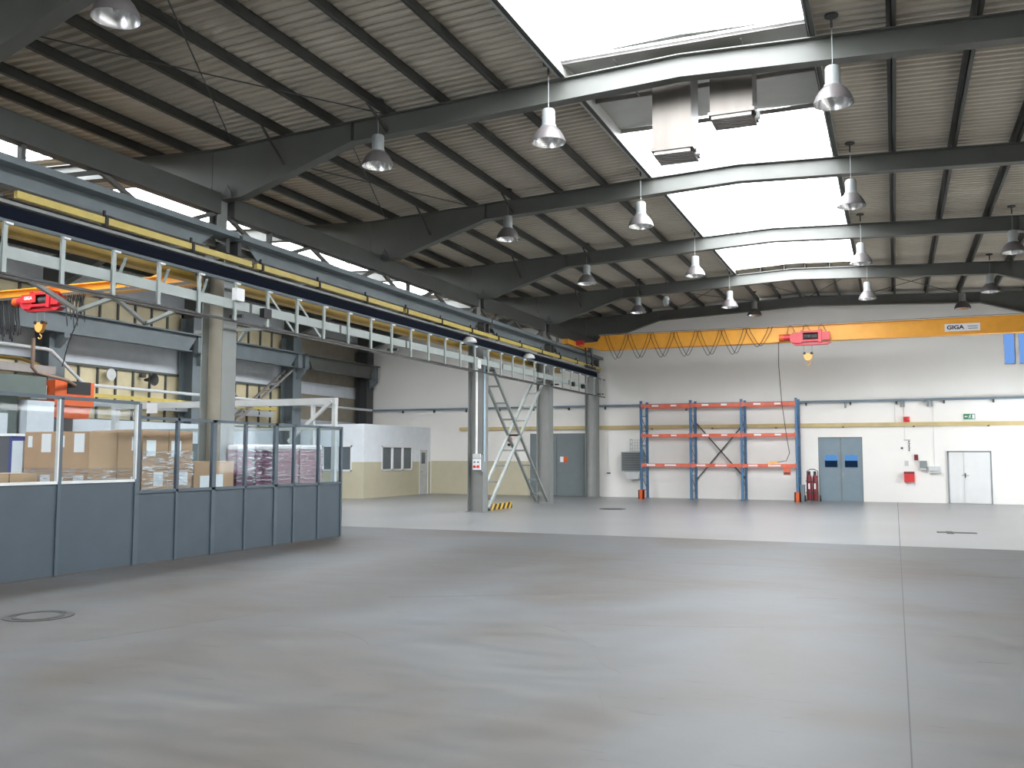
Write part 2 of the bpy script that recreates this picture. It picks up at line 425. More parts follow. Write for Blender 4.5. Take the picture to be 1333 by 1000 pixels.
for (a, b) in AO: rooflight(RA+.03, -15.93, a, b, 8.38, .12)
# sheet metal stretch of the ridge round the ducts
p = MB()
p.v += [(-5.1, OP0, 8.5), (RM, OP0, 8.58), (-1.0, OP0, 8.5), (-5.1, OP1, 8.5), (RM, OP1, 8.58), (-1.0, OP1, 8.5)]
p.f += [(0, 1, 4, 3), (1, 2, 5, 4)]
p.box(-5.14, -5.06, OP0, OP1, 8.19, 8.5).box(-1.04, -.96, OP0, OP1, 8.19, 8.5)
struct('ceiling', p, 'sheetflat')
p = MB()
for y in (OP0+.05, 15.9, 16.3, OP1-.05): p.box(-5.05, -1.05, y-.02, y+.02, 8.42, 8.5)
for x in (-4.2, -2.1): p.bar((x, 14.6, 8.44), (x, 16.3, 8.44), .02, .03)
struct('trim_4', p, 'darkmetal')

# portal frames
def beam(mb, pts, wd, th):
    for a, b in zip(pts[:-1], pts[1:]): mb.bar(a, b, wd, th)
ord_ = {3: 'nearest to the camera', 4: 'crossing above the two ducts', 5: 'first beyond the ducts', 6: 'second beyond the ducts', 7: 'third beyond the ducts', 8: 'running flat against the far end wall'}
def frame(i, y):
    if i < 2: return
    lab = 'haunched steel roof frame over the crane hall, '+ord_.get(i, 'overhead of the camera')
    r = thing('portal_frame', lab, 'roof frame', (XC, y, 6.85), 'roof frames over the crane hall')
    hb = 3.0
    top = [(XC-.25, 7.89), (RM, 8.27), (XR+.1, 7.89)]
    bot = [(XC-.25, 6.84), (-11.75, 6.84), (-9.25, 7.62), (RM, 7.88), (3.15, 7.62), (5.65, 6.84), (XR+.1, 6.84)]
    poly = top+bot[::-1]
    MB().prism(poly, 'y', y-.008, y+.008).build('web', 'frame', r)
    beam_t = MB(); beam(beam_t, [(a, y, z-.008) for a, z in top], .22, .018); beam_t.build('top_flange', 'frame', r)
    beam_b = MB(); beam(beam_b, [(a, y, z+.008) for a, z in bot], .24, .02); beam_b.build('bottom_flange', 'frame', r)
    for x, z0, z1 in ((-9.25, 7.63, 8.0), (3.15, 7.63, 8.0)):
        MB().box(x-.01, x+.01, y-.11, y+.11, z0, z1).build('stiffener', 'frame', r)
    for x in (-12.5, -12.1): MB().prism([(x-.14, 6.86), (x+.14, 6.86), (x, 7.12)], 'y', y-.1, y-.075).build('gusset', 'darksteel', r)
    # aisle frame
    lab2 = 'haunched steel roof frame over the aisle, in line '+{3: 'nearest to the camera', 4: 'with the two ducts', 5: 'with the first frame past the ducts', 6: 'with the second frame past the ducts', 7: 'with the third frame past the ducts', 8: 'with the end wall'}.get(i, 'with the camera')
    r = thing('portal_frame', lab2, 'roof frame', (XL, y, 6.85), 'roof frames over the left aisle')
    top = [(XL+.05, 7.89), (RA, 8.15), (XC-.26, 7.89)]
    bot = [(XL+.05, 6.84), (-23.9, 6.84), (-21.9, 7.6), (RA, 7.78), (-14.8, 7.6), (-12.8, 6.84), (XC-.26, 6.84)]
    MB().prism(top+bot[::-1], 'y', y-.008, y+.008).build('web', 'frame', r)
    b_ = MB(); beam(b_, [(a, y, z-.008) for a, z in top], .22, .018); b_.build('top_flange', 'frame', r)
    b_ = MB(); beam(b_, [(a, y, z+.008) for a, z in bot], .24, .02); b_.build('bottom_flange', 'frame', r)
for i, y in enumerate(FY): frame(i, y)
# purlins
def purlin(x, y0, y1, label, grp):
    z = ftop(x); m_ = MB()
    m_.box(x-.008, x+.008, y0, y1, z, z+.2).box(x-.008, x+.07, y0, y1, z, z+.014).box(x-.07, x+.008, y0, y1, z+.19, z+.2)
    tag(m_.build('roof_purlin', 'purlin'), label, 'purlin', grp)
num = ['first', 'second', 'third', 'fourth', 'fifth', 'sixth', 'seventh', 'eighth']
for k in range(7): purlin(-5.08-1.145*k, -3.8, YW-.02, 'grey roof purlin on the aisle side, %s one counted from the roof light' % num[k], 'purlins of the crane hall roof')
for k in range(7): purlin(-1.02+1.145*k, -3.8, YW-.02, 'grey roof purlin on the outer side, %s one counted from the roof light' % num[k], 'purlins of the crane hall roof')
for k, x in enumerate((-4.2, -3.4, -2.7, -1.9)): purlin(x, 32.95, YW-.02, 'short roof purlin in the closed end bay, %s of the four near the ridge' % num[k], 'purlins of the end bay')
for k in range(3): purlin(-13.2-.98*k, 2.4, YW-.02, 'dark aisle roof purlin, %s one beyond the column row' % num[k], 'purlins of the aisle roof')
for k in range(4): purlin(-20.6-1.0*k, 2.4, YW-.02, 'dark aisle roof purlin by the outer wall, %s from the aisle roof light' % num[k], 'purlins of the aisle roof')
# diagonal rods
def rods(name, lab, segs, r=.012, m='darksteel', grp=None):
    for k, (a, b, lb) in enumerate(segs):
        tag(MB().tube([a, b], r, 6).build(name, m), lab+' '+lb, 'brace rod', grp)
zt = lambda x: ftop(x)-.02
rods('brace_rod', 'thin roof rod', [
    ((-11.9, 8.7, zt(-11.9)), (-8.5, 14.3, zt(-8.5)), 'in the near bay, running away from the column row'),
    ((-8.6, 8.7, zt(-8.6)), (-11.9, 14.3, zt(-11.9)), 'in the near bay, running towards the column row'),
    ((-12.0, 14.8, zt(-12)), (-9.6, 20.4, zt(-9.6)), 'in the bay of the ducts, running away from the column row'),
    ((-9.6, 14.8, zt(-9.6)), (-12.0, 20.4, zt(-12)), 'in the bay of the ducts, running towards the column row'),
    ((-8.5, 33.1, zt(-8.5)), (-5.1, 38.7, zt(-5.1)), 'in the closed end bay, between column row and ridge, rising'),
    ((-5.1, 33.1, zt(-5.1)), (-8.5, 38.7, zt(-8.5)), 'in the closed end bay, between column row and ridge, falling'),
    ((-5.0, 33.1, zt(-5)), (-3.1, 38.7, zt(-3.1)), 'in the end bay just left of the ridge'),
    ((-.9, 33.1, zt(-.9)), (-3.0, 38.7, zt(-3)), 'in the end bay just right of the ridge, crossing'),
    ((-1.0, 38.7, zt(-1)), (2.4, 33.1, zt(2.4)), 'in the end bay right of the ridge, first of a cross'),
    ((-1.0, 33.1, zt(-1)), (2.4, 38.7, zt(2.4)), 'in the end bay right of the ridge, second of a cross')], grp='roof bracing rods')
# fly braces from purlin to frame haunch
for i in (4, 5, 6, 7):
    for (x, xx) in ((-10.8, 'nearer the column'), (-8.51, 'farther from the column')):
        y = FY[i]; tag(MB().bar((x, y-.75, ftop(x)), (x, y-.03, ftop(x)-.55 if x < -10 else ftop(x)-.30), .035, .035).build('fly_brace', 'purlin'),
            'steel fly brace at the roof frame %s, %s' % (ord_[i], xx), 'brace', 'fly braces of the frame haunches')

# eave girder: tube chord and lattice above the runway
r = thing('lattice_girder', 'grey-green lattice girder carrying the roof frames above the column row', 'girder', (XC, 2.4, 5.9))
for a, b in ((2.4, 8.3), (8.5, 14.35), (14.75, 26.6), (27.0, 32.7), (33.1, 38.8)):
    MB().box(XC-.11, XC+.11, a, b, 6.53, 6.95).build('top_chord', 'tube', r)
    MB().box(XC-.06, XC+.06, a, b, 5.86, 5.98).build('bottom_chord', 'frame', r)
for (a, b) in ((8.4, 14.5), (14.5, 20.6), (20.6, 26.8), (26.8, 32.9), (32.9, 38.8)):
    L_ = b-a
    for (t0, t1) in ((0, .25), (.5, .25), (.5, .75), (1, .75)):
        MB().bar((XC, a+L_*t0+(.2 if t0 == 0 else -.2 if t0 == 1 else 0), 6.55), (XC, a+L_*t1, 5.97), .08, .07, up=(1, 0, 0)).build('diagonal', 'frame', r)
    MB().box(XC-.05, XC+.05, a+L_*.25-.04, a+L_*.25+.04, 5.97, 6.54).build('post', 'frame', r)
# ---------------------------------------------------------------- column row
cl = {8.4: None, 14.5: 'stout steel column rising behind the glazed partition', 26.8: 'free-standing steel column carrying the socket box and a white conduit', 32.9: 'steel column at the far foot of the crossed bracing', 38.85: 'steel column against the far wall, under the crane end'}
for y, lb in cl.items():
    if lb is None: lb = 'steel column of the row, nearest to the camera'
    r = thing('steel_column', lb, 'column', (XC, y, 0), 'columns between hall and aisle')
    hw = .2; xa, xb = -12.55, -12.02
    MB().box(xa+.02, xb-.02, y-.01, y+.01, 0.02, 5.62).build('web', 'webpaint' if y < 20 else 'webgrey', r)
    MB().box(xb-.022, xb, y-hw, y+hw, .02, 5.62).build('flange', 'column', r)
    MB().box(xa, xa+.022, y-hw, y+hw, .02, 5.62).build('flange', 'column', r)
    MB().box(xa-.05, xb+.05, y-hw-.05, y+hw+.05, 0, .02).build('base_plate', 'column', r)
    MB().box(XC-.2, XC-.18, y-.14, y+.14, 5.62, 6.84).box(XC+.0, XC+.02, y-.14, y+.14, 5.62, 6.84).box(XC-.18, XC, y-.008, y+.008, 5.62, 6.84).build('upper_shaft', 'column', r)
    MB().prism([(y-.16, 5.62), (y+.16, 5.62), (y+.16, 5.72), (y-.16, 5.72)], 'x', xa, xb+.04).build('bearing', 'darksteel', r)
for i in (5, ):   # frame 2 rests on the girder, not on a column
    y = FY[i]; tag(MB().box(XC-.16, XC+.16, y-.14, y+.14, 6.95, 6.97).build('bearing_plate', 'darksteel'), 'flat bearing plate where a roof frame sits on the lattice girder', 'plate')

# crane runway of the hall
XRW = -12.1
segs = [(2.4, 8.35), (8.45, 14.45), (14.55, 26.75), (26.85, 32.85), (32.95, 39.0)]
nm = ['nearest the camera', 'before the partition column', 'long one over the glazed partition', 'above the crossed bracing', 'nearest the far wall']
for (a, b), q in zip(segs, nm):
    r = thing('runway_beam', 'blue-grey crane runway beam on the hall side, '+q, 'crane beam', (XRW, a, 5.7), 'crane runway beams of the hall')
    MB().box(XRW-.14, XRW+.30, a, b, 6.02, 6.13).build('top_flange', 'steel', r)
    MB().prism([(a+.45, 6.02), (b-.45, 6.02), (b-.8, 5.76), (a+.8, 5.76)], 'x', XRW+.02, XRW+.04).build('web', 'steel', r)
    MB().box(XRW-.10, XRW+.12, a+.75, b-.75, 5.74, 5.765).build('bottom_flange', 'steel', r)
    for yy in (a+.12, b-.12): MB().box(XRW-.12, XRW+.12, yy-.05, yy+.05, 5.73, 6.02).build('bearing_stiffener', 'darksteel', r)
tag(MB().box(XRW-.02, XRW+.03, 2.4, 39.0, 6.13, 6.19).build('crane_rail', 'darksteel'), 'dark crane rail on top of the hall runway beams', 'rail')
r = thing('conductor_rail', 'yellow conductor rail running below the hall runway beam', 'rail', (-11.88, 2.4, 5.6))
y = 9.45
MB().box(-11.93, -11.86, 2.4, 9.3, 5.50, 5.54).build('cover', 'darksteel', r)
ends = [9.45, 15.0, 21.2, 27.5, 33.5, 38.9]
for a, b in zip(ends[:-1], ends[1:]): MB().box(-11.93, -11.86, a+.08, b-.08, 5.55, 5.66).build('segment', 'railyellow', r)
yy = 11.2
while yy < 38:
    MB().box(-11.95, -11.84, yy-.03, yy+.03, 5.53, 5.68).box(-11.93, -11.90, yy-.02, yy+.02, 5.68, 5.78).build('hanger', 'black', r); yy += 2.03
r = thing('cable_bundle', 'dark blue-black cable duct below the yellow conductor rail', 'cable duct', (-12.0, 2.4, 5.3))
MB().box(-12.04, -11.84, 2.4, 38.6, 5.42, 5.47).build('edge_strip', 'column', r)
MB().box(-12.0, -11.9, 2.4, 38.4, 5.2, 5.40).build('duct_body', mat('cable_blue_black', (.006, .008, .015), .9, spec=.1), r)
# yellow track beam of the aisle crane
r = thing('crane_track', 'dark yellow track beam of the aisle crane behind the tray', 'crane beam', (-12.95, 2.4, 5.3))
MB().box(-13.06, -12.84, 2.4, 36.5, 5.24, 5.27).build('bottom_flange', 'trackyellow', r)
MB().box(-12.96, -12.94, 2.4, 36.5, 5.27, 5.52).build('web', 'trackyellow', r)
MB().box(-13.06, -12.84, 2.4, 36.5, 5.52, 5.55).build('top_flange', 'trackyellow', r)
for y in (8.4, 14.5, 26.8, 32.9): MB().box(-12.84, -12.55, y-.08, y+.08, 5.36, 5.5).build('bracket', 'darksteel', r)

# pale ladder-like service tray in front of the columns
XT = -11.72
r = thing('service_tray', 'pale grey ladder-like service tray hung along the column row', 'cable tray', (XT, 2.4, 4.3))
MB().tube([(XT, 2.4, 5.12), (XT, 38.9, 5.12)], .035, 8).build('top_rail', 'steel', r)
e_ = [2.4, 8.0, 11.2, 14.7, 17.9, 21.0, 24.2, 27.4, 30.6, 34.0, 36.2]
for a, b in zip(e_[:-1], e_[1:]):
    MB().box(XT-.03, XT+.03, a+.04, b-.04, 4.58, 4.76).build('trunking', 'tray', r)
    MB().box(XT-.033, XT+.033, b-.035, b+.035, 4.585, 4.755).build('joint', 'darksteel', r)
MB().box(XT-.03, XT+.03, 2.4, 38.9, 4.34, 4.38).build('bottom_rail', 'darksteel', r)
y = 3.2; k = 0
while y < 38.8:
    MB().box(XT+.03, XT+.07, y-.035, y+.035, 4.36, 5.10).build('post', 'tray', r)
    MB().box(XT+.02, XT+.10, y-.02, y+.10, 5.06, 5.09).build('lug', 'white', r)
    if k in (8, 9, 10, 11): MB().bar((XT+.01, y, 4.38), (XT-.25, y+.55, 5.1), .05, .02).build('stay', 'tray', r)
    if k in (12, 13): MB().bar((XT+.01, y+.95, 4.38), (XT+.01, y, 5.1), .05, .02, up=(1, 0, 0)).build('stay', 'tray', r)
    y += 1.0; k += 1
for y in (8.4, 14.5, 20.6, 26.8, 32.9, 38.7): MB().box(-12.02, XT-.0, y-.03, y+.03, 4.46, 4.52).build('bracket', 'darksteel', r)
for y, lb in ((24.9, 'nearer the camera'), (29.75, 'farther from the camera')):
    r = thing('dome_lamp', 'small white dome lamp above the service tray, one '+lb, 'lamp', (-11.72, y, 5.24), 'dome lamps above the tray')
    MB().lathe([(0, .17), (.10, .16), (.19, .09), (.22, 0), (0, .01)], (-11.70, y, 5.17), 18).build('dome', 'white', r, smooth=True)
    MB().box(-11.86, -11.68, y-.03, y+.03, 5.33, 5.37).build('bracket', 'darksteel', r)
for y, z, lb, m_, h_ in ((25.35, 4.55, 'pale switch box at the column with the socket box', 'lightbox', .26), (34.3, 4.6, 'small black box, nearer one, at the far end of the tray', 'black', .16), (35.6, 4.6, 'small black box, farther one, at the far end of the tray', 'black', .16), (14.25, 4.86, 'white box lamp by the partition column', 'white', .24), (15.1, 4.62, 'dark plug coupling near the partition column', 'black', .18)):
    tag(MB().box(XT+.03, XT+.14, y-.12, y+.12, z-h_/2, z+h_/2).build('tray_box', m_), lb+' on the service tray', 'box')
r = thing('power_collector', 'dark power collector arm hanging below the crane end', 'crane part', (-11.75, 36.6, 5.6))
MB().bar((-11.76, 36.3, 6.28), (-11.76, 36.5, 5.6), .05, .05).bar((-11.72, 36.9, 6.28), (-11.74, 37.2, 5.55), .04, .04).build('arm', 'darksteel', r)
MB().box(-11.84, -11.68, 36.4, 37.5, 5.5, 5.56).build('collector', 'darksteel', r)
# horizontal zigzag bracing beside the tray
r = thing('zigzag_bracing', 'dark zigzag bracing reaching back from the service tray', 'bracing', (-12.4, 9, 4.45))
for (a, b) in (((-12.35, 11.9), (-14.15, 12.8)), ((-12.35, 11.9), (-14.3, 14.6)), ((-14.3, 14.6), (-12.45, 13.5)), ((-12.35, 16.1), (-14.3, 16.1)), ((-12.9, 16.1), (-14.3, 17.6)), ((-12.35, 10.2), (-14.15, 12.7))):
    MB().bar((*a, 4.48), (*b, 4.5), .07, .07).build('strut', 'lattice', r)
for a, b in ((9, 14.25), (14.75, 26.55), (27.05, 32.65), (33.15, 38.6)): MB().box(-12.42, -12.36, a, b, 4.45, 4.52).build('chord', 'darkmetal', r)

# crossed lattice bracing between two columns
r = thing('lattice_cross', 'crossed ladder-like steel bracing between two columns', 'bracing', (XC, 29.85, 0))
for nme, (ya, za), (yb_, zb) in (('falling', (27.15, 4.9), (32.55, .1)), ('rising', (27.15, .1), (32.55, 4.9))):
    xs_ = (-12.52, -12.07)
    for x in xs_: MB().bar((x, ya, za), (x, yb_, zb), .07, .09, up=(1, 0, 0)).build('stringer', 'lattice', r)
    for t in [(.06+.11*k) for k in range(9)]:
        yy = ya+(yb_-ya)*t; z_ = za+(zb-za)*t
        MB().box(xs_[0], xs_[1], yy-.02, yy+.02, z_-.03, z_+.03).build('rung', 'lattice', r)
tag(MB().box(-12.36, -12.24, 27.65, 29.55, 0, .2).build('hazard_barrier', 'hazard'), 'low black and yellow striped kick barrier at the foot of the column', 'barrier')
# socket box and conduits on the column
r = thing('socket_box', 'white switch box with red sockets mounted on the column', 'socket box', (-12.1, 26.5, 1.3))
MB().box(-12.27, -11.97, 26.4, 26.61, 1.28, 1.82).build('back_plate', 'greybox', r)
MB().box(-12.25, -11.99, 26.33, 26.40, 1.34, 1.68).build('housing', 'white', r)
MB().box(-12.25, -11.99, 26.33, 26.40, 1.70, 1.84).build('housing', 'lightbox', r)
for x in (-12.18, -12.06): MB().lathe([(0, -.03), (.045, -.03), (.045, 0)], (x, 26.33, 1.44), 12, 'y').build('socket', 'redbox', r)
for x in (-12.18, -12.06): MB().lathe([(0, -.02), (.03, -.02), (.03, 0)], (x, 26.33, 1.58), 12, 'y').build('socket', 'railblue', r)
tag(MB().tube([(-12.16, 26.42, 1.84), (-12.16, 26.42, 4.9)], .035, 8).build('conduit_pipe', 'white'), 'white conduit pipe running up the column above the socket box', 'pipe')
tag(MB().tube([(-11.98, 26.62, 1.6), (-11.98, 26.62, 4.9)], .03, 8).build('conduit_pipe', mat('pale_blue_pipe', (.4, .52, .6), .4)), 'pale blue conduit pipe on the side of the column with the socket box', 'pipe')

# ---------------------------------------------------------------- high bay lamps
def lamp(loc, drop, label, grp):
    x, y, z = loc
    r = thing('high_bay_lamp', label, 'lamp', loc, grp)
    prof = [(.29, 0), (.283, .035), (.255, .11), (.21, .185), (.15, .25), (.125, .268)]
    MB().lathe(prof, loc, 28).build('reflector', 'aludull', r, smooth=True)
    MB().lathe([(a-.006, b+.001) for a, b in prof]+[(0, .265)], loc, 28).build('reflector_lining', 'alu', r, smooth=True)
    MB().lathe([(.13, .265), (.13, .295), (.112, .305), (.112, .54), (.095, .57), (0, .575)], loc, 20).build('housing', 'housing', r, smooth=True)
    MB().lathe([(0, .08), (.03, .10), (.05, .16), (.03, .24), (.02, .28)], loc, 12).build('bulb', 'white', r, smooth=True)
    MB().tube([(x, y, z+.57), (x, y, z+drop-.18)], .006, 6).build('suspension_wire', 'housing', r)
    MB().tube([(x, y, z+drop-.2), (x, y, z+drop-.03)], .018, 6).lathe([(0, 0), (.1, 0), (.1, -.03), (0, -.03)], (x, y, z+drop), 12).build('ceiling_plate', 'darksteel', r)
    return r
pos = {3: 'nearest to the camera', 4: 'before the frame above the ducts', 5: 'first beyond the ducts', 6: 'second beyond the ducts', 7: 'third beyond the ducts'}
rows = ((-8.52, 'in the row nearest the columns', (3, 4, 5, 6, 7)), (-5.22, 'along the near edge of the roof light', (4, 5, 6, 7)), (-.70, 'along the far edge of the roof light', (4, 5, 6, 7)), (2.95, 'in the outer row beyond the roof light', (6, 7)))
for x, q, ids in rows:
    for i in ids:
        y = FY[i]-.33; z = 7.0
        lamp((x, y, z), ftop(x)+.2-z, 'bell lamp %s, %s' % (q, pos[i]), 'high bay lamps under the roof')
lamp((-5.06, 37.6, 7.42), ftop(-5)+.2-7.42, 'short-hung dark bell lamp before the end wall, left of the hoist', 'high bay lamps by the end wall')
lamp((2.46, 37.6, 7.25), ftop(2.46)+.2-7.25, 'short-hung dark bell lamp before the end wall, above the crane sign', 'high bay lamps by the end wall')
def jar_lamp(loc, label, top):
    x, y, z = loc
    r = thing('cage_lamp', label, 'lamp', loc)
    MB().lathe([(0, 0), (.05, .01), (.085, .06), (.11, .18), (.11, .22)], loc, 16).build('glass_jar', 'jar', r, smooth=True)
    g = MB()
    for k in range(8):
        t = k*PI/4; g.tube([(x+rr*math.cos(t), y+rr*math.sin(t), z+h_) for rr, h_ in ((.02, -.012), (.06, 0), (.098, .06), (.122, .18), (.122, .23))], .004, 4)
    for rr, h_ in ((.098, .06), (.12, .14)):
        g.tube([(x+rr*math.cos(2*PI*k/16), y+rr*math.sin(2*PI*k/16), z+h_) for k in range(17)], .004, 4)
    g.build('wire_cage', 'housing', r)
    MB().lathe([(.125, .22), (.125, .26), (.08, .34), (.05, .36), (0, .36)], loc, 16).build('cap', 'housing', r, smooth=True)
    MB().tube([(x, y, z+.36), (x, y, top)], .01, 6).build('suspension_wire', 'darksteel', r)
jar_lamp((-7.2, 7.6, 7.28), 'caged jar lamp hanging near the top edge beside the nearest bell lamp', ftop(-7.2)+.2)
jar_lamp((-7.4, 32.2, 7.12), 'caged jar lamp hanging in the last bays above the crane girder', ftop(-7.4)+.2)

# ---------------------------------------------------------------- ventilation ducts
def duct(x0, x1, y0, y1, z0, z1, label):
    r = thing('ventilation_duct', label, 'duct', ((x0+x1)/2, (y0+y1)/2, z0))
    MB().box(x0, x1, y0, y1, z0+.1, z1).build('casing', 'duct', r)
    MB().box(x0-.03, x1+.03, y0-.03, y1+.03, z0+.06, z0+.12).build('collar', 'duct', r)
    g = MB()
    for k in range(7):
        y = y0+(y1-y0)*(k+.5)/7; g.box(x0, x1, y-.02, y+.03, z0, z0+.05)
    g.box(x0, x0+.02, y0, y1, z0-.0, z0+.06).box(x1-.02, x1, y0, y1, z0, z0+.06).box(x0, x1, y0, y0+.02, z0, z0+.06)
    g.build('louvre', 'darkmetal', r)
    MB().box(x1, x1+.08, (y0+y1)/2-.06, (y0+y1)/2+.06, z0+.02, z0+.12).build('actuator', 'lightbox', r)
duct(-3.66, -3.0, 15.05, 15.68, 6.86, 8.515, 'longer rectangular sheet metal duct hanging from the roof ridge')
duct(-2.68, -1.99, 15.02, 15.60, 7.33, 8.515, 'shorter rectangular sheet metal duct hanging beside the longer one')

# ---------------------------------------------------------------- overhead crane of the hall
YC = 36.0
r = thing('overhead_crane', 'orange overhead travelling crane girder spanning the hall before the end wall', 'crane', (-11.2, YC, 6.1))
MB().prism([(-11.25, 6.24), (-11.0, 6.09), (XR+.0, 6.09), (XR+.0, 6.66), (-10.95, 6.66)], 'y', YC-.12, YC+.12).build('girder', 'craneyellow', r)
MB().box(-11.0, XR, YC-.2, YC+.2, 6.655, 6.675).box(-11.0, XR, YC-.2, YC+.2, 6.075, 6.095).build('flange', 'craneyellow', r)
MB().prism([(-11.9, 6.42), (-11.0, 6.42), (-11.0, 6.1), (-11.35, 6.2), (-11.9, 6.28)], 'y', YC-.14, YC+.14).build('end_bracket', 'craneyellow', r)
MB().box(XRW-.13, XRW+.13, YC-1.3, YC+1.3, 6.26, 6.47).build('end_carriage', 'craneyellow', r)
MB().box(-12.02, -11.65, YC-.3, YC-.15, 6.33, 6.5).build('drive_motor', 'red', r)
for y in (YC-1.15, YC+1.15): MB().lathe([(0, -.04), (.09, -.04), (.09, .04), (0, .04)], (XRW, y, 6.285), 16, 'x').build('wheel', 'darksteel', r)
MB().tube([(-11.0, YC-.26, 6.70), (XR, YC-.26, 6.70)], .015, 6).build('festoon_rail', 'housing', r)
fx = [-10.75+.93*k for k in range(8)]
for k, x in enumerate(fx[:-1]):
    for o_ in (0, .28):
        pts = []; x0 = x+o_*.5; x1 = fx[k+1]+o_*.5-.05; dp = 1.0 if k < 6 else .75
        for i_ in range(13):
            t = i_/12; pts.append((x0+(x1-x0)*(t+.07*math.sin(2*PI*t)), YC-.26, 6.68-(dp-.12*o_)*math.sin(PI*t)**.8))
        MB().tube(pts, .011, 5).build('festoon_cable', 'black', r)
for x in (-3.5, -2.95, -2.4):
    MB().tube([(x-.15, YC-.26, 6.3), (x-.08, YC-.26, 6.6), (x, YC-.26, 6.68), (x+.08, YC-.26, 6.6), (x+.2, YC-.26, 6.35)], .01, 5).build('festoon_cable', 'black', r)
s_ = MB().box(1.75, 2.88, YC-.135, YC-.122, 6.2, 6.47).build('name_plate', 'white', r)
t_ = text('lettering', 'GIGA', .21, 'black', s_, (2.09, YC-.137, 6.335), (PI/2, 0, 0), bold=.008)
t_.location = (2.09-r['_o'][0], YC-.137-r['_o'][1], 6.335-r['_o'][2]); t_.scale = (1.08, .9, 1)
MB().box(2.48, 2.8, YC-.138, YC-.135, 6.345, 6.375).box(2.5, 2.8, YC-.138, YC-.135, 6.27, 6.30).build('lettering', 'greybox', s_)

def hoist(loc, label, sc=1., txt=False):
    # trolley hoist: motor, gearbox, rope drum, hook block; runs along X
    x, y, z = loc
    r = thing('rope_hoist', label, 'hoist', loc)
    def B(a, b, c_, d_, e_, f_): return MB().box(x+a*sc, x+b*sc, y+c_*sc, y+d_*sc, z+e_*sc, z+f_*sc)
    MB().lathe([(0, -.88*sc), (.11*sc, -.88*sc), (.12*sc, -.84*sc), (.12*sc, -.5*sc), (.0, -.5*sc)], (x, y, z), 18, 'x').build('motor', 'red', r, smooth=True)
    MB().lathe([(0, -.90*sc), (.125*sc, -.90*sc), (.125*sc, -.72*sc), (0, -.72*sc)], (x, y, z), 12, 'x').build('motor_cap', 'orange', r, smooth=True)
    MB().prism([(x-.5*sc, z-.14*sc), (x-.42*sc, z-.22*sc), (x-.1*sc, z-.26*sc), (x-.1*sc, z+.16*sc), (x-.4*sc, z+.14*sc), (x-.5*sc, z+.06*sc)], 'y', y-.16*sc, y+.16*sc).build('gearbox', 'red', r)
    B(-.1, .56, -.17, .17, .13, .20).build('frame', 'red', r); B(-.1, .56, -.17, .17, -.2, -.13).build('frame', 'red', r)
    B(.50, .62, -.18, .18, -.24, .24).build('end_plate', 'red', r); B(-.12, -.04, -.18, .18, -.22, .22).build('end_plate', 'red', r)
    MB().lathe([(0, -.04*sc), (.115*sc, -.04*sc)]+[((.115 if k % 2 else .105)*sc, (-.04+.027*k)*sc) for k in range(20)]+[(0, .5*sc)], (x, y, z), 16, 'x').build('rope_drum', 'darksteel', r)
    B(.62, .9, -.13, .13, -.16, .14).build('switch_housing', 'red', r)
    MB().prism([(x-.45*sc, z-.24*sc), (x+.95*sc, z-.24*sc), (x+.8*sc, z-.32*sc), (x-.3*sc, z-.32*sc)], 'y', y-.1*sc, y+.1*sc).build('trolley_frame', 'red', r)
    for a in (-.02, .27): MB().tube([(x+a*sc, y, z-.2*sc), (x+a*sc, y, z-.62*sc)], .009, 5).build('rope', 'housing', r)
    hk = MB().prism([(x-.05*sc, z-.62*sc), (x+.30*sc, z-.62*sc), (x+.26*sc, z-.82*sc), (x+.17*sc, z-.9*sc), (x+.08*sc, z-.9*sc), (x-.01*sc, z-.82*sc)], 'y', y-.06*sc, y+.06*sc).build('hook_block', 'hook', r)
    for a in (0, .25): MB().lathe([(0, -.065), (.05*sc, -.065), (.05*sc, .065), (0, .065)], (x+a*sc, y, z-.63*sc), 12, 'y').build('sheave', 'black', hk)
    pts = [(x+.125*sc, y, z-.88*sc), (x+.125*sc, y, z-.96*sc)]+[(x+.125*sc+.06*sc*math.sin(t), y, z-1.02*sc-.06*sc*(1-math.cos(t))+.06*sc) for t in [k*.55 for k in range(0, 9)]]
    MB().tube(pts, .016*sc, 6).build('hook', 'hook', hk)
    if txt:
        B(-.42, .12, -.2, -.175, -.08, .15).build('cover', 'redbox', r)
        text('lettering', 'GIGA', .13*sc, 'white', r, (x-.15*sc, y-.205*sc, z+.04*sc), (PI/2, 0, 0), bold=.002)
    return r
hoist((-3.0, YC-.40, 6.22), 'red rope hoist with orange hook on the hall crane')
r = thing('crane_pendant', 'orange push-button crane pendant on its long hanging cable', 'crane control', (-3.7, 36.6, 1.5))
MB().tube([(-3.7, 35.6, 6.2), (-3.93, 35.6, 6.05), (-3.94, 35.6, 5.2), (-3.86, 35.6, 3.8), (-3.72, 35.6, 2.6), (-3.62, 35.62, 1.9), (-3.75, 35.7, 1.62), (-4.05, 35.72, 1.56)], .013, 6).build('cable', 'black', r)
MB().bar((-4.05, 35.72, 1.56), (-4.42, 35.72, 1.52), .07, .08).build('handset', 'hook', r)

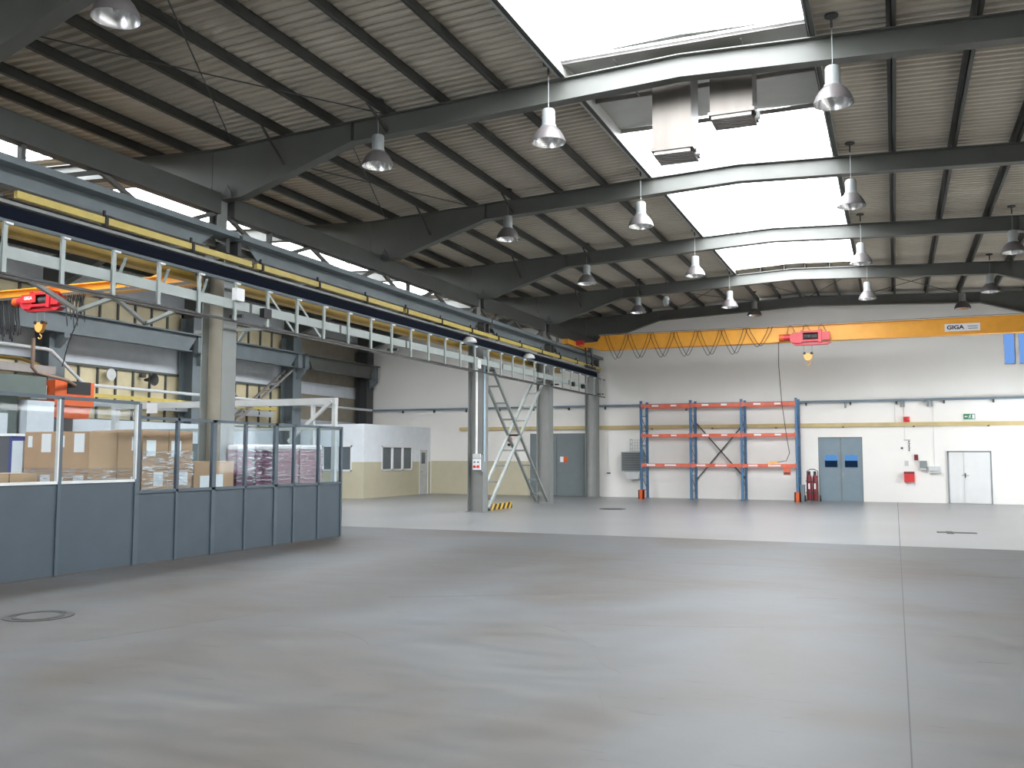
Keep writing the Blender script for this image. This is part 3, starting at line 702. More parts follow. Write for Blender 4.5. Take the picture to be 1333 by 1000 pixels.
# ---------------------------------------------------------------- things on the far wall
y0 = YW
r = thing('cable_tray', 'blue-grey cable tray running along the end wall above the rack', 'cable tray', (XL, y0, 4.0))
MB().box(-23.9, XR+.2, y0-.16, y0-.02, 3.96, 4.04).build('channel', 'railblue', r)
x = -22.0
while x < 6: MB().box(x-.03, x+.03, y0-.10, y0, 3.84, 3.965).build('bracket', 'darksteel', r); x += 1.7
for x in (-8.2, -1.8, .25, .35, 1.2, 1.35, -14.6, -17.8): MB().box(x-.03, x+.05, y0-.12, y0-.08, 3.72, 3.965).build('hanger', 'greybox', r)
r = thing('pipe_rail', 'tan conductor duct running along the end wall above the doors', 'duct', (XL, y0, 3.0))
MB().box(-18.95, XR+.2, y0-.1, y0-.02, 2.97, 3.12).build('channel', 'tan', r)
x = -17.5
while x < 6: MB().box(x-.04, x+.04, y0-.11, y0, 2.94, 2.98).build('clip', 'darksteel', r); x += 2.6
# door: grey steel leaf left of the end column
r = sroot('door_1', (-14.0, y0, 0))
MB().box(-15.36, -12.66, y0-.09, y0-.004, 0, 2.8).build('door_frame', 'doorgrey', r)
l_ = MB().box(-14.05, -12.78, y0-.12, y0-.09, .02, 2.7).build('door_leaf', 'doorgrey', r)
MB().box(-15.3, -14.08, y0-.115, y0-.09, .02, 2.7).build('door_leaf', 'doorgrey', r)
MB().tube([(-13.95, y0-.16, 1.12), (-13.82, y0-.16, 1.12)], .012, 6).build('handle', 'housing', l_)
MB().box(-12.65, -12.60, y0-.05, y0-.002, 0, 2.85).build('door_frame', 'white', r)
r = thing('warning_sign', 'small white and orange warning sign on the grey steel door', 'sign', (-13.7, y0-.12, 1.5))
MB().box(-13.90, -13.74, y0-.13, y0-.121, 1.52, 1.76).build('panel', 'white', r); MB().box(-13.74, -13.54, y0-.13, y0-.121, 1.50, 1.76).build('panel', 'orange', r)
r = thing('alarm_horn', 'red alarm horn with a black fitting below, left of the grey steel door', 'alarm', (-16.1, y0, 2.3))
MB().lathe([(0, -.12), (.1, -.12), (.12, 0)], (-16.4, y0, 2.55), 14, 'y').build('horn', 'redbox', r, smooth=True)
MB().lathe([(0, -.1), (.06, -.1), (.06, 0)], (-16.42, y0, 2.3), 12, 'y').build('fitting', 'black', r, smooth=True)
# double door with panes
r = sroot('door_2', (DX0, y0, 0))
dm = (DX0+DX1)/2+.02
for (a, b, p0, p1) in ((DX0, dm, -2.66, -2.12), (dm, DX1, -1.90, -1.36)):
    g = MB().box(a, b, y0+.02, y0+.07, 0, 1.33).box(a, b, y0+.02, y0+.07, 1.86, DZ).box(a, p0, y0+.02, y0+.07, 1.33, 1.86).box(p1, b, y0+.02, y0+.07, 1.33, 1.86)
    lf = g.build('door_leaf', 'doorblue', r)
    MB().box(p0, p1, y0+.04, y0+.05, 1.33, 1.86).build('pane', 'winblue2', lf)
    fr = MB().box(p0-.02, p1+.02, y0+.0, y0+.02, 1.31, 1.35).box(p0-.02, p1+.02, y0, y0+.02, 1.84, 1.88).box(p0-.02, p0+.03, y0, y0+.02, 1.35, 1.84).box(p1-.03, p1+.02, y0, y0+.02, 1.35, 1.84)
    fr.build('pane_frame', 'doorblue', lf)
MB().box(dm+.03, dm+.07, y0-.0, y0+.02, .95, 1.15).build('lock_plate', 'housing', r); MB().tube([(dm+.05, y0-.04, 1.08), (dm+.17, y0-.04, 1.08)], .01, 6).build('handle', 'housing', r)
MB().box(dm-.03, dm+.03, y0+.005, y0+.018, 0, DZ).build('astragal', 'doorgrey', r)
MB().box(DX0-.03, DX0, y0-.01, y0+.05, 0, DZ+.03).box(DX1, DX1+.03, y0-.01, y0+.05, 0, DZ+.03).box(DX0, DX1, y0-.01, y0+.05, DZ, DZ+.03).build('door_frame', 'doorgrey', r)
# white double door
r = sroot('door_3', (2.6, y0, 0))
MB().box(1.84, 1.90, y0-.05, y0-.002, 0, 2.0).box(3.32, 3.36, y0-.05, y0-.002, 0, 2.0).box(1.84, 3.36, y0-.05, y0-.002, 1.95, 2.0).build('door_frame', 'greybox', r)
for a, b in ((1.9, 2.40), (2.41, 3.32)): lf = MB().box(a, b, y0-.035, y0-.004, .01, 1.95).build('door_leaf', 'doorwhite', r)
MB().box(2.43, 2.47, y0-.045, y0-.035, .98, 1.16).tube([(2.45, y0-.08, 1.08), (2.33, y0-.08, 1.08)], .01, 6).tube([(2.45, y0-.08, 1.08), (2.57, y0-.08, 1.06)], .01, 6).build('handle', 'darksteel', r)
# exit sign
r = thing('exit_sign', 'green and white emergency exit pictogram sign above the white door', 'sign', (2.65, y0, 3.2))
MB().box(2.46, 2.86, y0-.03, y0-.001, 3.21, 3.42).build('panel', 'green', r)
MB().box(2.76, 2.84, y0-.036, y0-.03, 3.235, 3.395).build('pictogram', 'white', r)
MB().prism([(2.49, 3.315), (2.54, 3.36), (2.54, 3.33), (2.60, 3.33), (2.60, 3.30), (2.54, 3.30), (2.54, 3.27)], 'y', y0-.036, y0-.03).build('pictogram', 'white', r)
MB().lathe([(0, -.036), (.017, -.036), (.017, -.03)], (2.70, y0, 3.385), 10, 'y').bar((2.70, y0-.033, 3.365), (2.68, y0-.033, 3.305), .006, .035, up=(1, 0, 0)).bar((2.68, y0-.033, 3.305), (2.63, y0-.033, 3.25), .006, .02, up=(1, 0, 0)).bar((2.68, y0-.033, 3.305), (2.72, y0-.033, 3.25), .006, .02, up=(1, 0, 0)).bar((2.70, y0-.033, 3.35), (2.64, y0-.033, 3.33), .006, .016, up=(1, 0, 0)).build('pictogram', 'white', r)
# small devices
def dev(name, label, cat, x0, x1, z0, z1, d, m, extra=None):
    r = thing(name, label, cat, ((x0+x1)/2, y0, z0))
    MB().box(x0, x1, y0-d, y0-.001, z0, z1).build('housing', m, r)
    if extra: extra(r)
    return r
dev('alarm_siren', 'small red alarm siren on the end wall just above the tan duct', 'alarm', .33, .56, 2.97+.16, 3.34, .12, 'redbox', lambda r: MB().lathe([(0, -.2), (.05, -.2), (.08, -.12)], (.47, y0, 3.24), 12, 'y').build('horn', 'redbox', r))
dev('fire_box', 'red fire equipment box low on the end wall beside the double door', 'box', .30, .66, .80, 1.19, .16, 'redbox', lambda r: MB().box(.29, .67, y0-.18, y0-.001, 1.12, 1.2).build('lid', 'darkred', r))
dev('notice_sheet', 'small grey printed notice above the red fire box', 'notice', .33, .47, 1.42, 1.62, .01, 'lightbox')
dev('call_point', 'dark red call point beside the printed notice', 'alarm', .68, .82, 1.64, 1.86, .07, 'darkred')
dev('key_cabinet', 'dark grey slanted wall cabinet right of the call point', 'cabinet', .87, 1.12, 1.34, 1.62, .14, 'greybox', lambda r: MB().box(.89, 1.10, y0-.13, y0-.001, 1.26, 1.335).build('tray', 'lightbox', r))
dev('wall_cabinet', 'flat pale grey wall unit left of the white door', 'cabinet', 1.19, 1.58, 1.24, 1.40, .12, 'lightbox', lambda r: MB().box(1.19, 1.62, y0-.15, y0-.001, 1.15, 1.19).build('shelf', 'lightbox', r))
r = thing('key_hooks', 'row of small dark hooks with keys on a rail high on the wall', 'hook rail', (.5, y0, 2.0))
MB().box(.32, .56, y0-.02, y0-.001, 2.42, 2.44).build('rail', 'greybox', r)
for k in range(5): MB().box(.49+.01*(k % 2), .53+.01*(k % 2), y0-.03, y0-.002, 2.34-.085*k, 2.40-.085*k).build('key', 'darksteel', r)
dev('wall_switch', 'tiny dark switch on the end wall left of the key hooks', 'switch', .21, .29, 2.08, 2.15, .04, 'darksteel')
for x, z1, z2, lb in ((.36, 2.46, 3.13, 'from the siren down to the key hooks'), (.36, 3.34, 3.95, 'from the tray down to the siren'), (1.4, 1.4, 3.95, 'from the tray down to the pale wall unit'), (.03, 3.12, 3.95, 'left of the siren, between tray and tan duct')):
    tag(MB().tube([(x, y0-.012, z1), (x, y0-.012, z2)], .007, 5).build('wall_cable', 'lightbox'), 'thin grey wall cable '+lb, 'cable', 'thin cables on the end wall')
dev('valve_fitting', 'small dark tap fitting low on the wall between column and rack', 'tap', -12.05+.3, -11.6, 1.02, 1.07, .08, 'darksteel')
tag(MB().tube([(-11.72, y0-.012, 1.1), (-11.72, y0-.012, 2.95)], .007, 5).build('wall_cable', 'lightbox'), 'thin grey cable down to the tap fitting beside the end column', 'cable')
# unit heater behind the rack
r = thing('unit_heater', 'dark grey unit heater on the end wall behind the rack upright', 'heater', (-10.5, y0, .8))
MB().box(-10.98, -10.05, y0-.45, y0-.02, 1.14, 1.97).build('casing', 'greybox', r, bevel=.01)
g = MB()
for k in range(10): g.box(-10.93, -10.10, y0-.47, y0-.45, 1.2+.075*k, 1.235+.075*k)
g.build('louvre', 'darksteel', r)
MB().prism([(-10.85, 1.14), (-10.15, 1.14), (-10.25, .80), (-10.72, .80)], 'y', y0-.4, y0-.05).build('air_inlet', 'lightbox', r)
g = MB()
for k in range(5): g.box(-10.62+.11*k, -10.60+.11*k, y0-.35, y0-.33, 1.97, 2.52); g.box(-10.62, -10.16, y0-.35, y0-.33, 1.99+.12*k, 2.01+.12*k)
for k in range(3): g.box(-10.62, -10.60, y0-.35, y0-.02, 2.1+.2*k, 2.12+.2*k); g.box(-10.18, -10.16, y0-.35, y0-.02, 2.1+.2*k, 2.12+.2*k)
g.build('wire_guard', 'lightbox', r)
# pallet rack
r = thing('pallet_rack', 'empty three-bay pallet rack with blue uprights and orange beams', 'rack', (-6.7, 38.5, 0))
ux = [-9.86, -7.77, -5.71, -3.58]; yf, yk = 38.0, 39.0
for x in ux:
    uf = None
    for y in (yf, yk):
        uf = MB().box(x-.05, x-.042, y-.04, y+.04, 0, 4.1).box(x-.05, x+.05, y-.04, y-.032, 0, 4.1).box(x+.042, x+.05, y-.04, y+.04, 0, 4.1).build('upright', 'rackblue', r)
        MB().box(x-.09, x+.09, y-.07, y+.07, 0, .012).build('foot_plate', 'rackblue', uf)
    for k in range(6):
        z = .35+.62*k
        MB().box(x-.015, x+.015, yf, yk, z, z+.03).build('frame_brace', 'rackblue', r)
        if k < 5: MB().bar((x, yf if k % 2 else yk, z+.02), (x, yk if k % 2 else yf, z+.62), .03, .02, up=(1, 0, 0)).build('frame_brace', 'rackblue', r)
for zb in (3.88, 2.64, 1.41):
    for i_ in range(3):
        for y in (yf-.06, yk+.06):
            a, b = ux[i_]+.05, ux[i_+1]-.05
            bm_ = MB().box(a, b, y-.025, y+.025, zb-.06, zb+.065).build('beam', 'rackorange', r)
            if y < yk:
                for t in ((.22, .36), (.62, .74)) if zb > 2 else ((.1, .28), (.48, .72)):
                    MB().box(a+(b-a)*t[0], a+(b-a)*t[1], y-.029, y-.0255, zb-.03, zb+.04).build('load_label', 'label', bm_)
                for q in (a, b): MB().box(q-.03, q+.03, y-.035, y+.035, zb-.1, zb+.1).build('end_connector', 'rackorange', bm_)
for p_, q_ in (((ux[1], yk+.1, 3.2), (ux[2], yk+.1, .8)), ((ux[1], yk+.1, .8), (ux[2], yk+.1, 3.2))): MB().bar(p_, q_, .05, .05, up=(0, 1, 0)).build('cross_brace', 'darksteel', r)
for x, lb in ((ux[0], 'under the left end of the rack'), (ux[3], 'under the rack end by the gas bottles')):
    tag(MB().prism([(x-.12, yf-.14), (x+.12, yf-.14), (x+.12, yf-.08), (x-.12, yf-.08)], 'z', 0, .38).box(x-.12, x-.07, yf-.14, yf+.1, 0, .38).box(x+.07, x+.12, yf-.14, yf+.1, 0, .38).build('upright_guard', 'orange'), 'orange post guard '+lb, 'guard', 'post guards of the rack')
r = thing('junction_box', 'red-brown control box on the lowest rack beam near its end', 'box', (-3.95, 37.9, 1.1))
MB().box(-4.08, -3.82, 37.74, 37.916, 1.05, 1.36).build('housing', 'rackorange', r); MB().box(-4.06, -3.84, 37.725, 37.74, 1.08, 1.16).build('label_strip', 'darksteel', r)
# gas bottles on trolley
tr_ = thing('bottle_trolley', 'black two-wheeled bottle trolley beside the double door', 'trolley', (-3.07, 38.5, 0))
MB().tube([(-3.27, 38.62, .1), (-3.27, 38.62, 1.2), (-3.15, 38.66, 1.27), (-2.99, 38.66, 1.27), (-2.87, 38.62, 1.2), (-2.87, 38.62, .1)], .018, 8).build('handle', 'black', tr_)
MB().box(-3.3, -2.84, 38.3, 38.62, .05, .07).build('toe_plate', 'black', tr_)
for x in (-3.36, -2.78): MB().lathe([(0, -.025), (.12, -.025), (.12, .025), (0, .025)], (x, 38.66, .12), 16, 'x').build('wheel', 'black', tr_)
for z in (.35, .8): MB().box(-3.31, -2.83, 38.33, 38.345, z, z+.03).build('strap', 'darksteel', tr_)
for x, lb in ((-3.18, 'nearer the rack'), (-2.96, 'nearer the double door')):
    b_ = thing('gas_bottle', 'dark red gas bottle with black cap on the trolley, '+lb, 'gas bottle', (x, 38.46, .07), 'gas bottles on the trolley')
    MB().lathe([(0, 0), (.1, 0), (.105, .02), (.105, .85), (.09, .93), (.05, .99), (0, .99)], (x, 38.46, .07), 20).build('cylinder', 'darkred', b_, smooth=True)
    MB().lathe([(.055, .97), (.055, 1.1), (.04, 1.13), (0, 1.13)], (x, 38.46, .07), 14).build('cap', 'black', b_, smooth=True)
    MB().box(x-.03, x+.03, 38.345, 38.353, .5, .72).build('label', 'label', b_)
b_ = thing('waste_bin', 'narrow blue-grey bin between rack end and gas bottles', 'bin', (-3.4, 38.5, 0))
MB().prism([(-3.5, 0), (-3.38, 0), (-3.36, .62), (-3.52, .62)], 'y', 38.4, 38.7).build('body', 'doorblue', b_); MB().box(-3.53, -3.35, 38.38, 38.72, .62, .66).build('rim', 'doorblue', b_)

# ---------------------------------------------------------------- works office in the corner
ox, oy, oz = -20.5, 33.3, 3.06
r = thing('works_office', 'white and beige walled works office built into the far corner', 'office', ((XL+ox)/2, 36.2, 0))
def wallpan(axis, fixed, a, b, holes, nme='wall'):
    # vertical wall split round its holes, white above, beige below 1.52
    for z0, z1, m_ in ((0, 1.52, 'beige'), (1.52, oz, 'officewhite')):
        cuts = sorted(holes); cur = a
        def bb(u0, u1, v0, v1):
            if u1-u0 < 1e-4 or v1-v0 < 1e-4: return
            (MB().box(fixed-.1, fixed, u0, u1, v0, v1) if axis == 'x' else MB().box(u0, u1, fixed, fixed+.1, v0, v1)).build(nme, m_, r)
        for (h0, h1, v0, v1) in cuts:
            bb(cur, h0, z0, z1); bb(h0, h1, z0, min(max(v0, z0), z1)); bb(h0, h1, max(min(v1, z1), z0), z1); cur = h1
        bb(cur, b, z0, z1)
wallpan('x', ox, oy, YW-.02, [(34.75, 37.5, 1.13, 2.22), (38.2, 39.05, 0, 2.08)])
wallpan('y', oy, XL+.05, ox-.1, [(-23.3, -21.08, 1.13, 2.22)])
MB().box(XL+.05, ox, oy, YW-.02, oz, oz+.06).build('roof_panel', 'officewhite', r)
def win3(fixed, axis, a, b, k):
    fr = MB(); 
    def bb(mb, u0, u1, d0, d1, v0, v1):
        if axis == 'x': mb.box(fixed-d1, fixed-d0, u0, u1, v0, v1)
        else: mb.box(u0, u1, fixed+d0, fixed+d1, v0, v1)
    for i_ in range(k+1):
        u = a+(b-a)*i_/k; bb(fr, u-.07 if i_ else u, u+.07 if i_ < k else u, -.02, .08, 1.13, 2.22)
    bb(fr, a, b, -.02, .08, 1.13, 1.20); bb(fr, a, b, -.02, .08, 2.15, 2.22)
    f_ = fr.build('window_frame', 'white', r)
    for i_ in range(k):
        g = MB(); bb(g, a+(b-a)*i_/k+.06, a+(b-a)*(i_+1)/k-.06, .03, .04, 1.19, 2.16); g.build('pane', 'darkglass', f_)
win3(ox, 'x', 34.75, 37.5, 3); win3(oy, 'y', -23.3, -21.08, 3)
d_ = MB().box(ox-.07, ox-.02, 38.24, 39.01, .01, 1.42).box(ox-.07, ox-.02, 38.24, 39.01, 1.95, 2.06).box(ox-.07, ox-.02, 38.24, 38.42, 1.42, 1.95).box(ox-.07, ox-.02, 38.84, 39.01, 1.42, 1.95).build('door', 'lightbox', r)
MB().box(ox-.05, ox-.04, 38.42, 38.84, 1.42, 1.95).build('pane', 'darkglass', d_); MB().tube([(ox+.02, 38.3, 1.05), (ox+.02, 38.42, 1.05)], .012, 6).build('handle', 'darksteel', d_)
MB().box(ox-.1, ox+.01, 38.18, 38.24, 0, 2.1).box(ox-.1, ox+.01, 39.01, 39.07, 0, 2.1).box(ox-.1, ox+.01, 38.18, 39.07, 2.06, 2.12).build('door_frame', 'white', r)

# ---------------------------------------------------------------- glazed partition
XP = -11.3
r = thing('glazed_partition', 'blue-grey steel partition with glazed upper half round the storage bay', 'partition', (XP, 12, 0))
def post(y, z1, wd=.05, m_='partframe'): MB().box(XP-.03, XP+.03, y-wd/2, y+wd/2, .02, z1).build('post', m_, r)
tall = [4.9, 6.6, 8.3, 9.96, 11.46]
for a, b in zip(tall[:-1], tall[1:]):
    MB().box(XP-.02, XP+.005, a, b, .03, 1.36).build('lower_panel', 'part', r)
    MB().box(XP-.025, XP+.025, a, b, 1.34, 1.38).build('rail', 'lightbox', r); MB().box(XP-.03, XP+.03, a, b, 2.58, 2.63).build('rail', 'partframe', r)
    MB().box(XP-.004, XP+.002, a+.03, b-.03, 1.38, 2.58).build('pane', 'pane', r)
    MB().box(XP-.02, XP+.035, b-.055, b-.03, 1.38, 2.58).build('glazing_bead', 'lightbox', r)
for y in tall[:-1]: post(y, 2.6, .06)
post(11.46, 2.6, .1)
low = [11.5, 12.36, 13.27, 14.15, 15.07, 15.67, 16.53, 17.4]
for i_, (a, b) in enumerate(zip(low[:-1], low[1:])):
    MB().box(XP-.02, XP+.005, a, b, .03, 1.16).build('lower_panel', 'part', r)
    MB().box(XP-.03, XP+.03, a, b, 1.15, 1.20).build('rail', 'partframe', r); MB().box(XP-.03, XP+.03, a, b, 2.35, 2.4).build('rail', 'partframe', r)
    MB().box(XP-.004, XP+.002, a+.03, b-.03, 1.2, 2.35).build('pane', 'pane', r)
for y in low[1:]: post(y, 2.4, .1 if y in (13.27, 15.07) else .055)
MB().box(XP-.03, XP+.01, 4.9, 17.4, 0, .03).build('base_rail', 'darksteel', r)
# return wall at the far end
xx = [XP, -12.6, -13.9, -15.2, -16.5, -17.8]
for a, b in zip(xx[1:], xx[:-1]):
    MB().box(a, b, 17.36, 17.38, .03, 1.16).build('lower_panel', 'part', r)
    MB().box(a, b, 17.34, 17.4, 1.15, 1.2).build('rail', 'tray', r); MB().box(a, b, 17.34, 17.4, 2.33, 2.4).build('rail', 'tray', r)
    MB().box(a+.03, b-.03, 17.368, 17.374, 1.2, 2.33).build('pane', 'pane', r)
    MB().box(a-.025, a+.025, 17.34, 17.4, .02, 2.34).build('post', 'tray', r)

# white goalpost frame behind the storage bay
r = thing('goalpost_frame', 'white steel goalpost frame with diagonal stay behind the storage bay', 'frame', (-12.3, 18.6, 0))
MB().box(-19.2, -12.22, 18.53, 18.67, 2.98, 3.14).build('crossbar', 'lightbox', r)
MB().box(-12.32, -12.22, 18.55, 18.65, 0, 2.98).build('upright', 'lightbox', r); MB().box(-12.92, -12.84, 18.56, 18.64, 0, 2.98).build('upright', 'lightbox', r)
MB().box(-19.2, -19.06, 18.53, 18.67, 0, 2.98).build('upright', 'lightbox', r)
MB().bar((-12.3, 18.5, 3.05), (-13.5, 18.5, 2.1), .06, .08).build('stay', 'lightbox', r)
tag(MB().box(-17.98, -17.62, 18.515, 18.528, 2.86, 3.12).build('paper_notice', 'white'), 'white paper notice taped to the goalpost frame', 'notice')

# ---------------------------------------------------------------- goods in the storage bay
def pallet(x0, x1, y0_, y1, label, grp='pallets in the storage bay'):
    r = thing('wooden_pallet', label, 'pallet', ((x0+x1)/2, (y0_+y1)/2, 0), grp)
    nb = 6
    for k in range(nb):
        y = y0_+(y1-y0_)*k/nb; MB().box(x0, x1, y+.01, y+(y1-y0_)/nb-.02, .115, .137).build('deck_board', 'wood', r)
    for x in (x0, (x0+x1)/2-.05, x1-.1): MB().box(x, x+.1, y0_, y1, .0, .1135).build('bearer', 'wood', r)
def carton(x0, x1, y0_, y1, z0, z1, label, grp, lab=()):
    r = thing('cardboard_box', label, 'box', ((x0+x1)/2, (y0_+y1)/2, z0), grp)
    e = .006
    MB().box(x0+e, x1-e, y0_+e, y1-e, z0+.001, z1-.001).build('body', 'carton', r, bevel=.006)
    MB().box((x0+x1)/2-.03, (x0+x1)/2+.03, y0_+e-.001, y1-e+.001, z1-.12, z1).build('tape', 'tape', r)
    for (face, u0, u1, v0, v1) in lab:
        if face == 'x': MB().box(x1-e, x1-e+.003, y0_+(y1-y0_)*u0, y0_+(y1-y0_)*u1, z0+(z1-z0)*v0, z0+(z1-z0)*v1).build('label', 'label', r)
        else: MB().box(x0+(x1-x0)*u0, x0+(x1-x0)*u1, y0_+e-.003, y0_+e, z0+(z1-z0)*v0, z0+(z1-z0)*v1).build('label', 'label', r)
XE = -11.7
lay = [(.14, .81, 'bottom'), (.81, 1.48, 'middle'), (1.48, 2.14, 'top')]
pallet(-13.15, XE, 10.85, 11.9, 'wooden pallet under the tall carton stack before the first wide post')
for z0, z1, ln in lay:
    for x0, x1, xn in ((-13.12, -12.42, 'aisle'), (-12.42, XE, 'hall')):
        for q, (a, b, yn) in enumerate(((10.87, 11.45, 'near'), (11.45, 11.88, 'far'))):
            if xn == 'aisle' and yn == 'far': continue
            lb = [('y', .12, .26, .62, .9), ('y', .55, .85, .5, .95)] if yn == 'near' else []
            if yn == 'far': lb = [('x', .7, .95, .55, .9)]
            carton(x0, x1, a, b, z0, z1, 'brown carton behind the tall glass, %s layer, %s side, %s row' % (ln, xn, yn), 'cartons in the tall stack', lb)
MB_w = MB().box(-13.13, XE+.012, 10.855, 11.90, .15, 1.56)
tag(MB_w.build('stretch_film', 'wrap'), 'clear stretch film round the lower layers of the tall carton stack', 'stretch film')
pallet(-12.9, XE, 11.98, 13.2, 'wooden pallet under the labelled carton stack before the column')
for z0, z1, ln in ((.14, .83, 'bottom'), (.83, 1.51, 'middle'), (1.51, 2.19, 'top')):
    for a, b, yn in ((11.99, 12.6, 'near'), (12.6, 13.2, 'far')):
        for x0, x1, xn in ((-12.3, XE, 'hall'), (-12.88, -12.3, 'aisle')):
            lb = [('x', .15 if yn == 'near' else .1, .5, .35, .75)] if xn == 'hall' else []
            if ln == 'middle' and lb: lb = [('x', .45, .8, .6, .95), ('x', .1, .4, .05, .4)]
            carton(x0, x1, a, b, z0, z1, 'brown carton of the second stack, %s layer, %s side, %s row' % (ln, xn, yn), 'cartons in the second stack', lb)
tag(MB().box(-12.89, XE+.012, 11.985, 13.21, .15, 1.85).build('stretch_film', 'wrap'), 'clear stretch film round the second, labelled carton stack', 'stretch film')
pallet(-12.5, XE+.02, 13.24, 14.1, 'wooden pallet under the two low cartons before the column')
pallet(-11.96, XE+.02, 14.12, 14.36, 'narrow pallet piece beside the column foot')
for z0, z1, ln in ((.14, .9, 'lower'), (.9, 1.66, 'upper')):
    carton(-12.4, XE, 13.24, 13.72, z0, z1, 'low labelled carton before the partition column, %s nearer one' % ln, 'low cartons by the column', [('x', .35, .85, .3, .65)])
    carton(-11.96, XE, 13.72, 14.34, z0, z1, 'low labelled carton before the partition column, %s farther one' % ln, 'low cartons by the column', [('x', .12, .5, .35, .68)])
def bundle(y0_, y1, z1, m_, label, xb=-12.7):
    r = thing('wrapped_pallet_load', label, 'pallet load', (-12.2, (y0_+y1)/2, .14), 'wrapped loads in the storage bay')
    pallet(xb, XE+.0, y0_, y1, 'wooden pallet under the '+label.replace(' in stretch film with silvery top', '').replace(' in film with silvery top', '').replace(' in stretch film', ''))
    k = 6; body = MB(); x0 = xb
    for i_ in range(k):
        z = .14+(z1-.2)*i_/k; body.box(x0+.015*random.random(), XE-.02-.02*random.random(), y0_+.02, y1-.02, z, z+(z1-.2)/k-.005)
    body.build('bundle', m_, r)
    MB().box(x0, XE-.005, y0_+.01, y1-.01, z1-.1, z1).build('cover', 'foil', r, bevel=.03)
    MB().box(x0-.01, XE, y0_+.005, y1-.005, .145, z1-.08).build('stretch_film', 'wrap', r)
bundle(14.42, 14.98, 1.97, 'magenta', 'dull purple load in film with silvery top, next to the column', -11.96)
bundle(15.0, 15.55, 1.97, 'magenta', 'magenta cloth load in stretch film with silvery top')
bundle(15.57, 16.45, 1.99, 'pink', 'pale pink load in stretch film, before the last wide pane')
bundle(16.47, 17.3, 1.99, 'pink', 'pale pink load in stretch film, last before the return wall')
# nearer goods at the left edge
pallet(-12.9, XE, 9.0, 9.95, 'wooden pallet under the half-height cartons at the left edge')
for z0, z1, ln in ((.14, .82, 'lower'), (.82, 1.5, 'upper')):
    for a, b, yn in ((9.0, 9.48, 'near'), (9.48, 9.95, 'far')): carton(-12.35, XE, a, b, z0, z1, 'half-height brown carton at the left edge, %s, %s one' % (ln, yn), 'half-height cartons', [])
r = thing('storage_cabinet', 'dark cabinet with a blue edge behind the half-height cartons', 'cabinet', (-13.3, 10.9, 0))
MB().box(-14.6, -13.62, 11.0, 12.0, .0, 2.08).build('body', 'darkcrate', r); MB().box(-13.62, -13.55, 11.0, 12.0, 0, 2.08).build('edge_panel', 'bluecrate', r); MB().box(-14.62, -13.5, 10.98, 12.02, 2.08, 2.12).build('top_panel', 'white', r)
MB().box(-13.55, -13.3, 11.0, 12.0, 0, 2.0).build('side_panel', 'wallpale', r)

# ---------------------------------------------------------------- left aisle
for i in (4, 5, 6, 7, 8):
    y = FY[i]
    r = thing('steel_column', {4: 'outer wall column of the aisle nearest to the camera', 5: 'outer wall column beside the orange heater', 6: 'broad outer wall column seen above the carton stacks', 7: 'outer wall column with the diagonal ladder brace', 8: 'dark corner column where outer wall meets end wall'}[i], 'column', (-23.9, y, 0), 'columns of the outer aisle wall')
    xa, xb = -24.25, -23.62
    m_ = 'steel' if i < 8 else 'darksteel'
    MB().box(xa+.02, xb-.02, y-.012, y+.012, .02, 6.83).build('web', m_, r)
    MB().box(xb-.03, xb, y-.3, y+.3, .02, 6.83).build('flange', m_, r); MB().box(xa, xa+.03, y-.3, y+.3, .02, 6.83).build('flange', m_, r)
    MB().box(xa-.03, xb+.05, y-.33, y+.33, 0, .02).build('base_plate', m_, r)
    MB().prism([(xb, 5.5), (xb+.38, 5.5), (xb+.38, 5.35), (xb, 5.05)], 'y', y-.1, y+.1).build('corbel', 'steel', r)
for k, (a, b, q) in enumerate(((2.4, 14.45, 'nearest the camera'), (14.55, 26.75, 'behind the aisle hoist'), (26.85, 32.85, 'beyond the broad column'), (32.95, 39.1, 'darkest, in the far corner'))):
    r = thing('runway_beam', 'grey-green crane beam along the outer aisle wall, '+q, 'crane beam', (-23.4, a, 5.5), 'crane beams of the outer aisle wall')
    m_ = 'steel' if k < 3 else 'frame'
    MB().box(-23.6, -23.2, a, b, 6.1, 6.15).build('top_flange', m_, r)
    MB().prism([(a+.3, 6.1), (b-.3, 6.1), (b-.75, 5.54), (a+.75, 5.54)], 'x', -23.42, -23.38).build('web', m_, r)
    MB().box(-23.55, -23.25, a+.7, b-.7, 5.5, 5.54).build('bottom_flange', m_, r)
    MB().box(-23.5, -23.3, b-.35, b-.05, 5.5, 6.1).box(-23.5, -23.3, a+.05, a+.35, 5.5, 6.1).build('bearing', 'steel', r)
YA = 15.1
r = thing('overhead_crane', 'yellow-orange crane girder crossing the aisle behind the column', 'crane', (-13, YA, 5.3))
MB().box(-22.9, -13.08, YA-.05, YA+.05, 5.33, 5.54).build('girder', 'craneyellow', r)
MB().box(-22.9, -13.08, YA-.14, YA+.14, 5.54, 5.56).box(-22.9, -13.08, YA-.14, YA+.14, 5.31, 5.33).build('flange', 'craneyellow', r)
for x in (-12.95, -22.7): MB().box(x-.1, x+.1, YA-.9, YA+.9, 5.565, 5.68).build('end_carriage', 'craneyellow', r)
MB().prism([(-14.6, 5.56), (-13.08, 5.56), (-13.08, 5.68), (-14.2, 5.68)], 'y', YA-.1, YA+.1).build('end_bracket', 'craneyellow', r)
hoist((-17.55, YA-.36, 5.2), 'red rope hoist with lettered cover hanging on the aisle crane', .8, True)
MB().box(-22.5, -13.2, YA-.36, YA-.34, 5.27, 5.33).build('festoon_rail', 'darksteel', r)
for x in (-21, -19, -17, -15, -13.4): MB().box(x-.02, x+.02, YA-.36, YA, 5.33, 5.345).build('rail_bracket', 'darksteel', r)
